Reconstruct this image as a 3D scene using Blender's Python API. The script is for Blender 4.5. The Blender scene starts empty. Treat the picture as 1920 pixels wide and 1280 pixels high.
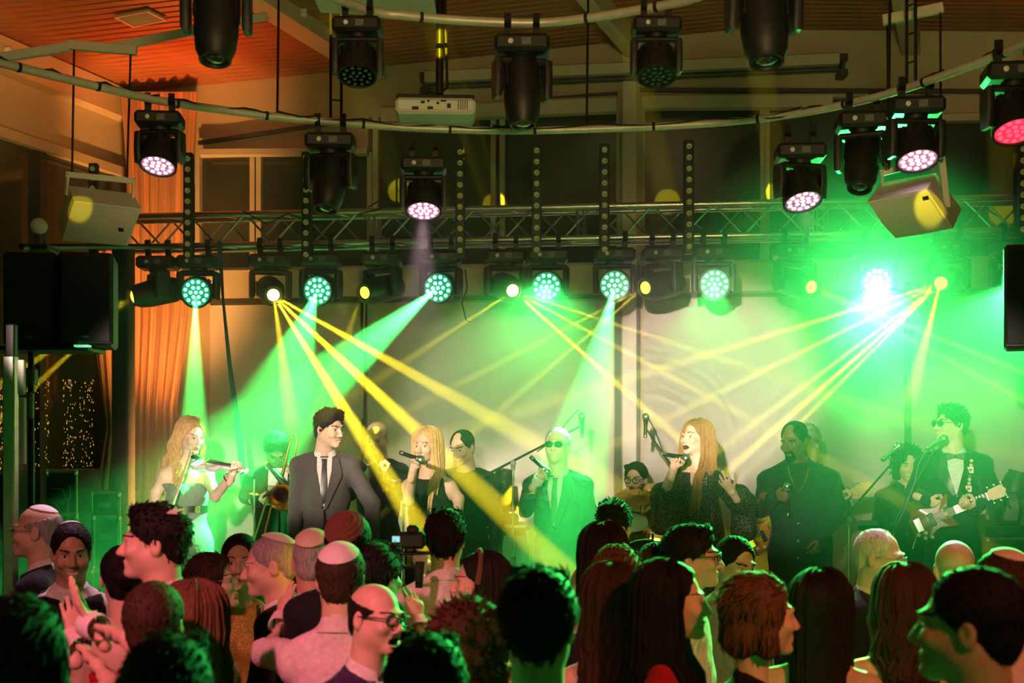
import bpy, math, random
import numpy as np
from mathutils import Vector, Matrix
from mathutils.bvhtree import BVHTree

random.seed(7)
rng = np.random.default_rng(7)
SC = bpy.context.scene
COL = SC.collection
F, HOR, CAMZ = 2400.0, 850.0, 1.95       # focal length in pixels, horizon row, eye height


def P(px, py, Y):
    return Vector(((px - 960) / F * Y, Y, CAMZ - (py - HOR) / F * Y))


# ---------------------------------------------------------------- camera, world, exposure
cam = bpy.data.cameras.new('camera')
camo = bpy.data.objects.new('camera', cam)
COL.objects.link(camo)
camo.location = (0, 0, CAMZ)
camo.rotation_euler = (math.pi / 2, 0, 0)
cam.sensor_width = 36
cam.lens = 45
cam.shift_y = (HOR - 640) / 1920
cam.clip_start = 0.05
cam.dof.use_dof = True
cam.dof.focus_distance = 8.6
cam.dof.aperture_fstop = 3.4
SC.camera = camo
SC.view_settings.view_transform = 'Standard'
SC.view_settings.look = 'None'
SC.view_settings.exposure = 0.1
SC.view_settings.gamma = 1
SC.view_settings.use_curve_mapping = False
cy = SC.cycles
cy.use_denoising = True
cy.max_bounces = 5
cy.diffuse_bounces = 2
cy.glossy_bounces = 2
cy.transmission_bounces = 3
cy.volume_bounces = 0
cy.transparent_max_bounces = 6
cy.sample_clamp_indirect = 4
cy.caustics_reflective = False
cy.caustics_refractive = False
cy.use_light_tree = True
wd = bpy.data.worlds.new('night_hall')
SC.world = wd
wd.use_nodes = True
wd.node_tree.nodes['Background'].inputs[0].default_value = (0.9, 0.55, 0.3, 1)
wd.node_tree.nodes['Background'].inputs[1].default_value = 0.006


def lamp(name, kind, loc, aim, color, power, size=20, blend=.3, rad=.03, area=None):
    l = bpy.data.lights.new(name, kind)
    o = bpy.data.objects.new(name, l)
    COL.objects.link(o)
    o.location = loc
    o.rotation_euler = (Vector(aim) - Vector(loc)).to_track_quat('-Z', 'Y').to_euler()
    l.color = color
    l.energy = power
    if kind == 'SPOT':
        l.spot_size = math.radians(size)
        l.spot_blend = blend
        l.shadow_soft_size = rad
    if kind == 'AREA':
        l.size = area or 1
    if kind == 'POINT':
        l.shadow_soft_size = rad
    return o


HAZE = .066
GREEN = (.05, 1., .14); YEL = (1., .76, .015); WARM = (1., .75, .57)
# front spots above the audience, from beside the photographer
for px, py, pw, sz, src in ((368, 905, 4200, 6.5, 1), (600, 850, 2600, 9.5, 0), (800, 850, 2600, 9.5, 0), (920, 730, 1900, 10, 1), (1050, 830, 1200, 8, 1), (1305, 690, 8000, 10.5, 1), (1480, 850, 1500, 9, 1), (1780, 820, 2600, 9, 1)):
    lamp('front_spot', 'SPOT', ((-3.0, 2.0, 3.3), (-.40, -.6, 2.6))[src], P(px, py, 8.6), WARM, pw, sz, .6, .05)
# orange uplights at the curtain
lamp('orange_uplight', 'SPOT', (-2.55, 9.5, .75), P(282, 500, 11), (1., .36, .08), 1500, 40, .8, .1)
lamp('orange_uplight', 'SPOT', (-2.7, 10.5, 4.36), (-2.75, 10.2, 5.5), (1., .10, .012), 60, 150, .9, .1)  # added unseen spot in mid-air for the red glow on the ceiling
lamp('orange_uplight', 'SPOT', (4.4, 9.0, 4.7), (4.3, 8.8, 5.5), (1., .10, .012), 50, 150, .9, .1)
lamp('orange_uplight', 'SPOT', (-3.0, 7.0, 3.4), (-4.4, 9.6, 4.9), (1., .38, .08), 200, 50, .9, .1)
# audience washes
lamp('pink_wash', 'SPOT', (-2.0, .3, 4.2), (-.8, 4.2, 1.3), (1., .20, .26), 950, 26, .8, .12)
lamp('pink_wash', 'SPOT', (-2.6, .8, 4.2), (-1.9, 5.3, 1.4), (1., .24, .26), 340, 18, .8, .12)
lamp('red_wash', 'SPOT', (2.4, -.6, 4.4), (1.2, 4.5, 1.35), (1., .20, .10), 620, 30, .8, .12)
# added unseen spot, standing for general hall light on the upper rig
lamp('hall_fill', 'SPOT', (.3, .2, 2.9), (0, 9, 6.2), (1., .66, .26), 520, 58, .35, .3)
# yellow gobo spots from the back of the hall, on the loudspeakers; those on the upper glass added to imitate reflections
for px, py, Y, pw, sz in ((1744, 392, 6.35, 5200, .8), (150, 391, 6.9, 2000, .6), (748, 350, 11.2, 42000, .8), (925, 382, 11.2, 42000, .8), (1250, 372, 11.0, 36000, .8), (1462, 362, 11.0, 36000, .8), (1880, 388, 10.6, 30000, .8)):
    lamp('gobo_and_reflection_spot', 'SPOT', (-.9, -2.2, 4.3), P(px, py, Y), YEL, pw, sz, .3, .01)



# ---------------------------------------------------------------- materials
MATS = {}


def mat(name, col, rough=.5, metal=0.0, var=.0, scale=30., bump=0., emit=None, es=0., coat=0., spec=.5,
        stretch=None, sheen=0., trans=0.):
    if name in MATS:
        return MATS[name]
    m = bpy.data.materials.new(name)
    m.use_nodes = True
    nt = m.node_tree
    b = nt.nodes['Principled BSDF']
    b.inputs['Base Color'].default_value = (*col, 1)
    b.inputs['Roughness'].default_value = rough
    b.inputs['Metallic'].default_value = metal
    b.inputs['Specular IOR Level'].default_value = spec
    if coat:
        b.inputs['Coat Weight'].default_value = coat
    if sheen:
        b.inputs['Sheen Weight'].default_value = sheen
        b.inputs['Sheen Roughness'].default_value = .4
    if trans:
        b.inputs['Transmission Weight'].default_value = trans
    if emit:
        b.inputs['Emission Color'].default_value = (*emit, 1)
        b.inputs['Emission Strength'].default_value = es
    if var or bump:
        tc = nt.nodes.new('ShaderNodeTexCoord')
        n = nt.nodes.new('ShaderNodeTexNoise')
        n.inputs['Scale'].default_value = scale
        n.inputs['Detail'].default_value = 4
        src = tc.outputs['Object']
        if stretch:
            mp = nt.nodes.new('ShaderNodeMapping')
            mp.inputs['Scale'].default_value = stretch
            nt.links.new(src, mp.inputs['Vector'])
            src = mp.outputs['Vector']
        nt.links.new(src, n.inputs['Vector'])
        if var:
            r = nt.nodes.new('ShaderNodeMapRange')
            r.inputs['From Min'].default_value = .3
            r.inputs['From Max'].default_value = .7
            r.inputs['To Min'].default_value = 1 - var
            r.inputs['To Max'].default_value = 1 + var
            nt.links.new(n.outputs['Fac'], r.inputs['Value'])
            mx = nt.nodes.new('ShaderNodeVectorMath')
            mx.operation = 'SCALE'
            mx.inputs[0].default_value = col
            nt.links.new(r.outputs['Result'], mx.inputs['Scale'])
            nt.links.new(mx.outputs['Vector'], b.inputs['Base Color'])
        if bump:
            bp = nt.nodes.new('ShaderNodeBump')
            bp.inputs['Strength'].default_value = bump
            bp.inputs['Distance'].default_value = .01
            nt.links.new(n.outputs['Fac'], bp.inputs['Height'])
            nt.links.new(bp.outputs['Normal'], b.inputs['Normal'])
    MATS[name] = m
    return m


def sequin(name, base, glint, scale=520.):
    m = mat(name, base, .6)
    nt = m.node_tree
    b = nt.nodes['Principled BSDF']
    tc = nt.nodes.new('ShaderNodeTexCoord')
    v = nt.nodes.new('ShaderNodeTexVoronoi')
    v.inputs['Scale'].default_value = scale
    nt.links.new(tc.outputs['Object'], v.inputs['Vector'])
    r = nt.nodes.new('ShaderNodeValToRGB')
    r.color_ramp.elements[0].position = .86
    r.color_ramp.elements[0].color = (*base, 1)
    r.color_ramp.elements[1].position = .9
    r.color_ramp.elements[1].color = (*glint, 1)
    sp = nt.nodes.new('ShaderNodeSeparateColor')
    nt.links.new(v.outputs['Color'], sp.inputs[0])
    nt.links.new(sp.outputs[0], r.inputs[0])
    nt.links.new(r.outputs[0], b.inputs['Base Color'])
    r2 = nt.nodes.new('ShaderNodeMapRange')
    r2.inputs['From Min'].default_value = .86
    r2.inputs['From Max'].default_value = .9
    nt.links.new(sp.outputs[0], r2.inputs['Value'])
    nt.links.new(r2.outputs[0], b.inputs['Metallic'])
    bp = nt.nodes.new('ShaderNodeBump')
    bp.inputs['Strength'].default_value = .8
    bp.inputs['Distance'].default_value = .01
    nt.links.new(sp.outputs[1], bp.inputs['Height'])
    nt.links.new(bp.outputs[0], b.inputs['Normal'])
    b.inputs['Roughness'].default_value = .6
    b.inputs['Specular IOR Level'].default_value = .15
    return m


mat('black_metal', (.012, .012, .013), .42, .3, .3, 40)
mat('black_plastic', (.010, .010, .011), .5, 0, .3, 60, .05)
mat('grey_plastic', (.12, .12, .12), .5, 0, .2, 60)
mat('steel', (.62, .62, .60), .3, 1., .12, 25)
mat('alu', (.62, .58, .50), .45, .35, .1, 25)
mat('chrome', (.8, .8, .8), .12, 1., .05, 20)
mat('brass', (.85, .52, .14), .18, 1., .1, 25)
mat('gold', (.9, .6, .2), .2, 1., .1, 60)
mat('off_white', (.72, .69, .62), .55, 0, .06, 8)
mat('wall_paint', (.60, .50, .34), .8, 0, .05, 3, .05)
mat('panel_white', (.82, .75, .74), .7, 0, .03, 2, .03)
mat('dark_trim', (.05, .05, .045), .5, 0, .2, 20)
mat('speaker_white', (.78, .76, .70), .5, 0, .03, 12)
mat('grille_white', (.66, .65, .60), .6, 0, .12, 400)
mat('grille_black', (.008, .008, .008), .75, 0, .5, 300, .2)
mat('rubber', (.01, .01, .01), .7, 0, .2, 40)
mat('paper', (.85, .85, .82), .7, 0, .04, 15)
mat('skin_light', (.76, .50, .37), .5, 0, .06, 45, .03, sheen=.1)
mat('skin_pale', (.84, .60, .47), .5, 0, .05, 45, .03, sheen=.1)
mat('skin_tan', (.62, .37, .25), .5, 0, .07, 45, .03)
mat('skin_dark', (.20, .105, .065), .42, 0, .12, 45, .03)
mat('lips', (.52, .20, .18), .4, 0, .08, 60)
mat('lips_dark', (.19, .085, .07), .45, 0, .08, 60)
mat('mouth', (.05, .01, .01), .5, 0, .1, 60)
mat('teeth', (.85, .8, .72), .3, 0, .03, 60)
mat('eye_white', (.60, .57, .54), .25, 0, .03, 80)
mat('iris', (.03, .018, .010), .15, 0, .2, 200)
mat('glass_dark', (.006, .006, .006), .08, 0, .1, 10, coat=.5)
for n_, c_ in (('hair_black', (.010, .008, .007)), ('hair_brown', (.05, .025, .014)), ('hair_chestnut', (.13, .055, .025)),
               ('hair_grey', (.36, .35, .33)), ('hair_white', (.72, .70, .66)), ('hair_blond', (.62, .41, .16)),
               ('hair_honey', (.28, .145, .05))):
    mat(n_, c_, .68, 0, .4, 160, .4, stretch=(1, 1, .1), spec=.22)
for n_, c_ in (('cloth_black', (.010, .010, .012)), ('cloth_charcoal', (.085, .078, .078)), ('cloth_navy', (.010, .02, .035)),
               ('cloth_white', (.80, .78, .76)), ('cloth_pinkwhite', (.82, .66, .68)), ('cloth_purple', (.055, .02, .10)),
               ('cloth_red', (.55, .012, .015)), ('cloth_beige', (.42, .32, .22)), ('cloth_grey', (.22, .22, .22)),
               ('cloth_tee', (.018, .018, .018)), ('cloth_lime', (.62, .60, .34)), ('cloth_green', (.022, .042, .042)), ('cloth_brown', (.16, .075, .05))):
    mat(n_, c_, .85, 0, .12, 55, .35, sheen=.12, spec=.25)
mat('satin_black', (.010, .010, .012), .35, 0, .1, 40)
mat('kippah_white', (.86, .82, .80), .8, 0, .06, 120, .3)
mat('kippah_brown', (.16, .055, .035), .9, 0, .2, 140, .6)
mat('kippah_cream', (.72, .62, .45), .8, 0, .06, 120, .3)
mat('white_lacquer', (.86, .84, .80), .2, 0, .02, 10, coat=.5)
mat('amber_wood', (.62, .27, .05), .25, 0, .25, 14, coat=.6, stretch=(1, 6, 1))
mat('red_wood', (.20, .035, .02), .22, 0, .35, 14, coat=.7, stretch=(1, 6, 1))
mat('maple', (.70, .46, .24), .35, 0, .12, 18, stretch=(1, 6, 1))
mat('rosewood', (.05, .025, .015), .4, 0, .3, 30)
sequin('sequin_black', (.008, .008, .008), (.9, .85, .7))
sequin('sequin_gold', (.35, .22, .04), (1., .75, .25))


# ---------------------------------------------------------------- mesh builder
class MB:
    def __init__(s):
        s.v, s.f, s.mi = [], [], []
        s.m = 0

    def add(s, vs, fs):
        b = len(s.v)
        s.v += [tuple(p) for p in vs]
        for f in fs:
            s.f.append(tuple(b + i for i in f))
            s.mi.append(s.m)
        return s

    def box(s, c, size, M=None, bev=0.):
        c = Vector(c)
        x, y, z = (d / 2 for d in size)
        if bev <= 0:
            vs = [(i * x, j * y, k * z) for k in (-1, 1) for j in (-1, 1) for i in (-1, 1)]
            fs = [(0, 2, 3, 1), (4, 5, 7, 6), (0, 1, 5, 4), (2, 6, 7, 3), (0, 4, 6, 2), (1, 3, 7, 5)]
        else:
            b = min(bev, x * .95, y * .95, z * .95)
            vs, fs, ix = [], [], {}
            for i in (-1, 1):
                for j in (-1, 1):
                    for k in (-1, 1):
                        for a in range(3):
                            q = [i * x, j * y, k * z]
                            for e in range(3):
                                if e != a:
                                    q[e] -= (i, j, k)[e] * b
                            ix[i, j, k, a] = len(vs)
                            vs.append(tuple(q))
            for a in range(3):
                o = [e for e in range(3) if e != a]
                for sg in (-1, 1):
                    q = []
                    for (u, w) in ((-1, -1), (1, -1), (1, 1), (-1, 1)):
                        t = [0, 0, 0]
                        t[a] = sg; t[o[0]] = u; t[o[1]] = w
                        q.append(ix[(*t, a)])
                    if (sg > 0) == (a == 1):
                        q.reverse()
                    fs.append(tuple(q))
            for a in range(3):
                o = [e for e in range(3) if e != a]
                for u in (-1, 1):
                    for w in (-1, 1):
                        t0 = [0, 0, 0]; t1 = [0, 0, 0]
                        t0[a] = -1; t1[a] = 1
                        t0[o[0]] = t1[o[0]] = u
                        t0[o[1]] = t1[o[1]] = w
                        q = [ix[(*t0, o[0])], ix[(*t1, o[0])], ix[(*t1, o[1])], ix[(*t0, o[1])]]
                        fs.append(tuple(q))
            for i in (-1, 1):
                for j in (-1, 1):
                    for k in (-1, 1):
                        fs.append((ix[i, j, k, 0], ix[i, j, k, 1], ix[i, j, k, 2]))
        if M is not None:
            vs = [M @ Vector(p) for p in vs]
        return s.add([Vector(p) + c for p in vs], fs)

    def tube(s, pts, r, n=8, cap=True, flat=None):
        pts = [Vector(p) for p in pts]
        rs = r if isinstance(r, (list, tuple)) else [r] * len(pts)
        t0 = (pts[1] - pts[0]).normalized()
        ref = Vector((0, 0, 1)) if abs(t0.z) < .9 else Vector((1, 0, 0))
        if flat:
            ref = Vector(flat[0])
        u = t0.cross(ref).normalized()
        vs, fs = [], []
        for i, p in enumerate(pts):
            a = pts[max(i - 1, 0)]; b = pts[min(i + 1, len(pts) - 1)]
            t = (b - a)
            t = t.normalized() if t.length > 1e-9 else t0
            u = (u - t * u.dot(t))
            u = u.normalized() if u.length > 1e-6 else t.orthogonal().normalized()
            w = t.cross(u)
            fw = flat[1] if flat else 1.
            for k in range(n):
                an = 2 * math.pi * k / n
                vs.append(p + u * (math.cos(an) * rs[i]) + w * (math.sin(an) * rs[i] * fw))
        for i in range(len(pts) - 1):
            for k in range(n):
                k2 = (k + 1) % n
                fs.append((i * n + k, i * n + k2, (i + 1) * n + k2, (i + 1) * n + k))
        if cap:
            fs.append(tuple(range(n - 1, -1, -1)))
            fs.append(tuple((len(pts) - 1) * n + k for k in range(n)))
        return s.add(vs, fs)

    def lathe(s, o, axis, prof, n=20, cap=True):
        """prof = [(radius, height along axis)]"""
        o = Vector(o); a = Vector(axis).normalized()
        u = a.orthogonal().normalized(); w = a.cross(u)
        vs, fs = [], []
        for r, h in prof:
            for k in range(n):
                an = 2 * math.pi * k / n
                vs.append(o + a * h + (u * math.cos(an) + w * math.sin(an)) * max(r, 1e-5))
        for i in range(len(prof) - 1):
            for k in range(n):
                k2 = (k + 1) % n
                fs.append((i * n + k, i * n + k2, (i + 1) * n + k2, (i + 1) * n + k))
        if cap:
            fs.append(tuple(range(n - 1, -1, -1)))
            fs.append(tuple((len(prof) - 1) * n + k for k in range(n)))
        return s.add(vs, fs)

    def ball(s, c, r, n=12, sc=(1, 1, 1), M=None):
        vs, fs = [], []
        m = max(6, n // 2 + 1)
        c = Vector(c)
        for i in range(m):
            th = math.pi * i / (m - 1)
            for k in range(n):
                an = 2 * math.pi * k / n
                q = Vector((math.sin(th) * math.cos(an) * sc[0], math.sin(th) * math.sin(an) * sc[1], math.cos(th) * sc[2])) * r
                if M is not None:
                    q = M @ q
                vs.append(c + q)
        for i in range(m - 1):
            for k in range(n):
                k2 = (k + 1) % n
                fs.append((i * n + k, (i + 1) * n + k, (i + 1) * n + k2, i * n + k2))
        return s.add(vs, fs)

    def prism(s, outline, o, ux, uy, th, bev=0.):
        """extrude a 2D outline; ux, uy span the plane, thickness centred"""
        o = Vector(o); ux = Vector(ux).normalized(); uy = Vector(uy).normalized()
        nz = ux.cross(uy).normalized()
        n = len(outline)
        cx = sum(p[0] for p in outline) / n; cy_ = sum(p[1] for p in outline) / n
        rings = [(1., -th / 2), (1., th / 2)]
        if bev:
            rings = [(1 - bev, -th / 2), (1., -th / 2 * .55), (1., th / 2 * .55), (1 - bev, th / 2)]
        vs, fs = [], []
        for sc, h in rings:
            for (x, y) in outline:
                vs.append(o + ux * (cx + (x - cx) * sc) + uy * (cy_ + (y - cy_) * sc) + nz * h)
        for i in range(len(rings) - 1):
            for k in range(n):
                k2 = (k + 1) % n
                fs.append((i * n + k, i * n + k2, (i + 1) * n + k2, (i + 1) * n + k))
        b0 = len(vs); vs.append(o + ux * cx + uy * cy_ + nz * rings[0][1])
        vs.append(o + ux * cx + uy * cy_ + nz * rings[-1][1])
        L = (len(rings) - 1) * n
        for k in range(n):
            k2 = (k + 1) % n
            fs.append((b0, k2, k)); fs.append((b0 + 1, L + k, L + k2))
        return s.add(vs, fs)

    def build(s, name, mats, parent=None, off=(0, 0, 0), smooth=True, kind=None):
        me = bpy.data.meshes.new(name)
        o_ = Vector(off)
        me.from_pydata([tuple(Vector(p) - o_) for p in s.v], [], s.f)
        if not isinstance(mats, (list, tuple)):
            mats = [mats]
        for m in mats:
            me.materials.append(MATS[m] if isinstance(m, str) else m)
        if len(mats) > 1:
            me.polygons.foreach_set('material_index', s.mi)
        if smooth:
            me.shade_smooth()
            me.set_sharp_from_angle(angle=math.radians(40))
        ob = bpy.data.objects.new(name, me)
        COL.objects.link(ob)
        if parent is not None:
            ob.parent = parent
        else:
            ob.location = o_
        if kind:
            ob['kind'] = kind
        return ob


def npobj(name, V, Fc, mats, mi=None, parent=None):
    me = bpy.data.meshes.new(name)
    V = np.asarray(V, np.float32); Fc = np.asarray(Fc, np.int32)
    me.vertices.add(len(V)); me.vertices.foreach_set('co', V.ravel())
    k = Fc.shape[1]
    me.loops.add(len(Fc) * k); me.loops.foreach_set('vertex_index', Fc.ravel())
    me.polygons.add(len(Fc))
    me.polygons.foreach_set('loop_start', np.arange(0, len(Fc) * k, k, dtype=np.int32))
    for m in (mats if isinstance(mats, (list, tuple)) else [mats]):
        me.materials.append(MATS[m] if isinstance(m, str) else m)
    if mi is not None:
        me.polygons.foreach_set('material_index', np.asarray(mi, np.int32))
    me.update(calc_edges=True)
    me.shade_smooth()
    ob = bpy.data.objects.new(name, me)
    COL.objects.link(ob)
    if parent is not None:
        ob.parent = parent
    return ob


def tag(o, label, cat, group=None, kind=None):
    o['label'] = label
    o['category'] = cat
    if group:
        o['group'] = group
    if kind:
        o['kind'] = kind
    return o


def empty(name, loc, label=None, cat=None, group=None, rz=0.):
    o = bpy.data.objects.new(name, None)
    COL.objects.link(o)
    o.location = loc
    o.rotation_euler = (0, 0, rz)
    o.empty_display_size = .1
    if label:
        tag(o, label, cat, group)
    return o


# ---------------------------------------------------------------- signed distance shapes -> one smooth mesh
class Sdf:
    def __init__(s, k=.02):
        s.k = k
        s.p = []
        s.clips = []

    def cone(s, a, b, ra, rb, k=None, op=1, fl=None):
        a = np.array(a, float); b = np.array(b, float)
        r = max(ra, rb)
        lo = np.minimum(a, b) - r; hi = np.maximum(a, b) + r
        s.p.append(('c', (a, b, ra, rb, fl), s.k if k is None else k, op, lo, hi))
        return s

    def ell(s, c, r, R=None, k=None, op=1):
        c = np.array(c, float); r = np.array(r, float)
        ex = np.full(3, r.max()) if R is not None else r
        s.p.append(('e', (c, r, None if R is None else np.array(R, float)), s.k if k is None else k, op, c - ex, c + ex))
        return s

    def clip(s, pt, n):
        s.clips.append((np.array(pt, float), np.array(n, float)))
        return s

    def mesh(s, h, inflate=0.):
        pos = [q for q in s.p if q[3] > 0]
        lo = np.min([q[4] for q in pos], 0) - 3 * h - inflate - .01
        hi = np.max([q[5] for q in pos], 0) + 3 * h + inflate + .01
        n = np.ceil((hi - lo) / h).astype(int) + 1
        ax = [(lo[i] + h * np.arange(n[i])).astype(np.float32) for i in range(3)]
        D = np.full(n, 1., np.float32)
        for kind, a, k, op, l0, h0 in s.p:
            mg = k + 2.5 * h + inflate + .004
            i0 = np.maximum(((l0 - mg - lo) / h).astype(int), 0)
            i1 = np.minimum(((h0 + mg - lo) / h).astype(int) + 2, n)
            if np.any(i1 <= i0):
                continue
            sl = tuple(slice(i0[i], i1[i]) for i in range(3))
            X = ax[0][sl[0]][:, None, None]; Y = ax[1][sl[1]][None, :, None]; Z = ax[2][sl[2]][None, None, :]
            if kind == 'c':
                A, B, ra, rb, fl = a
                ab = B - A; L2 = max(float(ab @ ab), 1e-10)
                x = X - np.float32(A[0]); y = Y - np.float32(A[1]); z = Z - np.float32(A[2])
                t = np.clip((x * ab[0] + y * ab[1] + z * ab[2]) / L2, 0, 1).astype(np.float32)
                qx = x - t * np.float32(ab[0]); qy = y - t * np.float32(ab[1]); qz = z - t * np.float32(ab[2])
                if fl is not None:
                    fx, ratio = fl
                    cc = (qx * fx[0] + qy * fx[1] + qz * fx[2]) * (1 / ratio - 1)
                    qx = qx + cc * fx[0]; qy = qy + cc * fx[1]; qz = qz + cc * fx[2]
                d = np.sqrt(qx * qx + qy * qy + qz * qz) - (ra + (rb - ra) * t)
            else:
                c, r, R = a
                x = X - np.float32(c[0]); y = Y - np.float32(c[1]); z = Z - np.float32(c[2])
                if R is not None:
                    x, y, z = (x * R[0, i] + y * R[1, i] + z * R[2, i] for i in range(3))
                u = x / r[0]; v = y / r[1]; w = z / r[2]
                k0 = np.sqrt(u * u + v * v + w * w)
                k1 = np.sqrt((u / r[0]) ** 2 + (v / r[1]) ** 2 + (w / r[2]) ** 2) + 1e-6
                d = k0 * (k0 - 1) / k1
            d = d.astype(np.float32)
            O = D[sl]
            if op > 0:
                d = d - np.float32(inflate)
                hh = np.clip(.5 + .5 * (O - d) / k, 0, 1)
                D[sl] = O + (d - O) * hh - k * hh * (1 - hh)
            else:
                d = -d
                hh = np.clip(.5 - .5 * (O - d) / k, 0, 1)
                D[sl] = O + (d - O) * hh + k * hh * (1 - hh)
        for pt, nn in s.clips:
            pl = (ax[0][:, None, None] - pt[0]) * nn[0] + (ax[1][None, :, None] - pt[1]) * nn[1] + (ax[2][None, None, :] - pt[2]) * nn[2]
            D = np.maximum(D, pl.astype(np.float32))
        return surfnet(D, lo, h)


def surfnet(D, org, h):
    S = D < 0
    c = [(i, j, k) for i in (0, 1) for j in (0, 1) for k in (0, 1)]
    nx, ny, nz = D.shape
    cnt = np.zeros((nx - 1, ny - 1, nz - 1), np.uint8)
    for (i, j, k) in c:
        cnt += S[i:nx - 1 + i, j:ny - 1 + j, k:nz - 1 + k]
    act = (cnt > 0) & (cnt < 8)
    I = np.argwhere(act)
    idx = np.full(act.shape, -1, np.int32)
    idx[act] = np.arange(len(I))
    pos = np.zeros((len(I), 3)); num = np.zeros(len(I))
    for a in range(3):
        for (i, j, k) in c:
            if (i, j, k)[a]:
                continue
            e = [i, j, k]; e[a] = 1
            va = D[I[:, 0] + i, I[:, 1] + j, I[:, 2] + k]
            vb = D[I[:, 0] + e[0], I[:, 1] + e[1], I[:, 2] + e[2]]
            cr = (va < 0) != (vb < 0)
            t = np.where(cr, va / np.where(cr, va - vb, 1), 0)
            q = np.tile(np.array([i, j, k], float), (len(I), 1)); q[:, a] = t
            pos += q * cr[:, None]; num += cr
    V = org + h * (I + pos / num[:, None])
    Q = []
    for a in range(3):
        b, d = (a + 1) % 3, (a + 2) % 3
        s0 = [slice(None)] * 3; s1 = [slice(None)] * 3
        s0[a] = slice(0, -1); s1[a] = slice(1, None)
        A = S[tuple(s0)]; B = S[tuple(s1)]
        E = np.argwhere(A != B)
        ok = (E[:, b] > 0) & (E[:, d] > 0) & (E[:, b] < D.shape[b] - 1) & (E[:, d] < D.shape[d] - 1)
        E = E[ok]
        ins = A[E[:, 0], E[:, 1], E[:, 2]]
        def cell(db, dd):
            q = E.copy(); q[:, b] -= db; q[:, d] -= dd
            return idx[q[:, 0], q[:, 1], q[:, 2]]
        q = np.stack([cell(1, 1), cell(0, 1), cell(0, 0), cell(1, 0)], 1)
        q[~ins] = q[~ins][:, ::-1]
        Q.append(q)
    Q = np.concatenate(Q)
    Q = Q[(Q >= 0).all(1)]
    return V, Q


def vnormals(V, Q):
    n = np.cross(V[Q[:, 2]] - V[Q[:, 0]], V[Q[:, 3]] - V[Q[:, 1]])
    N = np.zeros_like(V)
    for i in range(4):
        np.add.at(N, Q[:, i], n)
    return N / (np.linalg.norm(N, axis=1)[:, None] + 1e-9)


def wob(V, sc, seed=0):
    r = np.random.default_rng(seed)
    o = np.zeros(len(V))
    for i in range(5):
        w = r.normal(size=3) * sc * (1 + .5 * i)
        o += np.sin(V @ w + r.uniform(0, 6.28)) / (1 + .4 * i)
    return o / 2.5


# ---------------------------------------------------------------- the hall
WN = math.sqrt(1 + .105 ** 2)
WE = Vector((1, -.105, 0)) / WN                    # along the back wall, to the right
WO = Vector((-.105, -1, 0)) / WN                   # out of the wall, towards the hall
DC = Vector((-.34, -.94, 0)).normalized()          # side wall and ceiling beams run this way


WB = 11.2


def WY(px, off=0.):
    return (WB - off * WN) / (1 + .105 * (px - 960) / F)


def PW(px, py, off=0.):
    return P(px, py, WY(px, off))


def U_(px):
    return (px - 960) / F * WY(px) * WN


def wpt(u, z, off=0.):
    return Vector((0, WB, 0)) + WE * u + WO * off + Vector((0, 0, z))


def ZW(py, px=960):
    return CAMZ + (HOR - py) / F * WY(px)


def wbox(mb, u0, u1, z0, z1, o0, o1):
    vs = [wpt(u, z, o) for z in (z0, z1) for o in (o0, o1) for u in (u0, u1)]
    mb.add(vs, [(0, 1, 3, 2), (4, 6, 7, 5), (0, 4, 5, 1), (2, 3, 7, 6), (0, 2, 6, 4), (1, 5, 7, 3)])
    return mb


mat('ceiling_wood', (.34, .13, .055), .5, 0, .3, 5, .15, stretch=(.6, 8, 8))
mat('floor_dark', (.05, .04, .035), .4, 0, .3, 6)
mat('stage_carpet', (.03, .03, .03), .9, 0, .3, 60, .2)
mat('curtain_orange', (.74, .40, .20), .8, 0, .06, 30, .15, sheen=.2)
mat('window_glass', (.045, .05, .035), .06, 0, .2, 3, spec=.6)
mat('blind', (.60, .55, .44), .7, 0, .05, 8)
mat('clear_lens', (.9, .92, .9), .05).node_tree.nodes['Principled BSDF'].inputs['Alpha'].default_value = .08
mat('led_green', (.02, .25, .1), .3, emit=(.10, 1., .45), es=9)
mat('led_green_dim', (.02, .25, .12), .3, emit=(.05, .8, .30), es=.5)
mat('led_white_hot', (.5, .9, .7), .3, emit=(.75, 1., .85), es=60)
mat('led_pink', (.3, .1, .2), .3, emit=(1., .62, .80), es=5)
mat('led_pink_dim', (.3, .1, .2), .3, emit=(1., .35, .55), es=.7)
mat('led_red', (.3, .02, .04), .3, emit=(1., .03, .06), es=4)
mat('lens_yellow', (.4, .3, .05), .2, emit=(1., .72, .12), es=14)
mat('lens_yellow_dim', (.4, .3, .05), .2, emit=(1., .70, .06), es=2.4)
mat('lens_off', (.03, .035, .03), .06, coat=1.)
mat('lamp_amber', (.30, .26, .12), .15, .6, .1, 60, emit=(.75, .62, .12), es=.10)
mat('reflection_glow', (.5, .3, .1), .3, emit=(1., .50, .13), es=.8)  # glow standing for the golden reflections in the side window
mat('led_green_small', (.1, .4, .2), .3, emit=(.2, .9, .4), es=.8)
mat('screen_blue', (.1, .2, .25), .2, emit=(.35, .75, .85), es=.9)
mat('strap_blue', (.02, .05, .10), .6, 0, .1, 60)
for n_ in MATS:
    if MATS[n_].node_tree.nodes['Principled BSDF'].inputs['Emission Strength'].default_value > 0:
        MATS[n_].cycles.emission_sampling = 'NONE'

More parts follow.
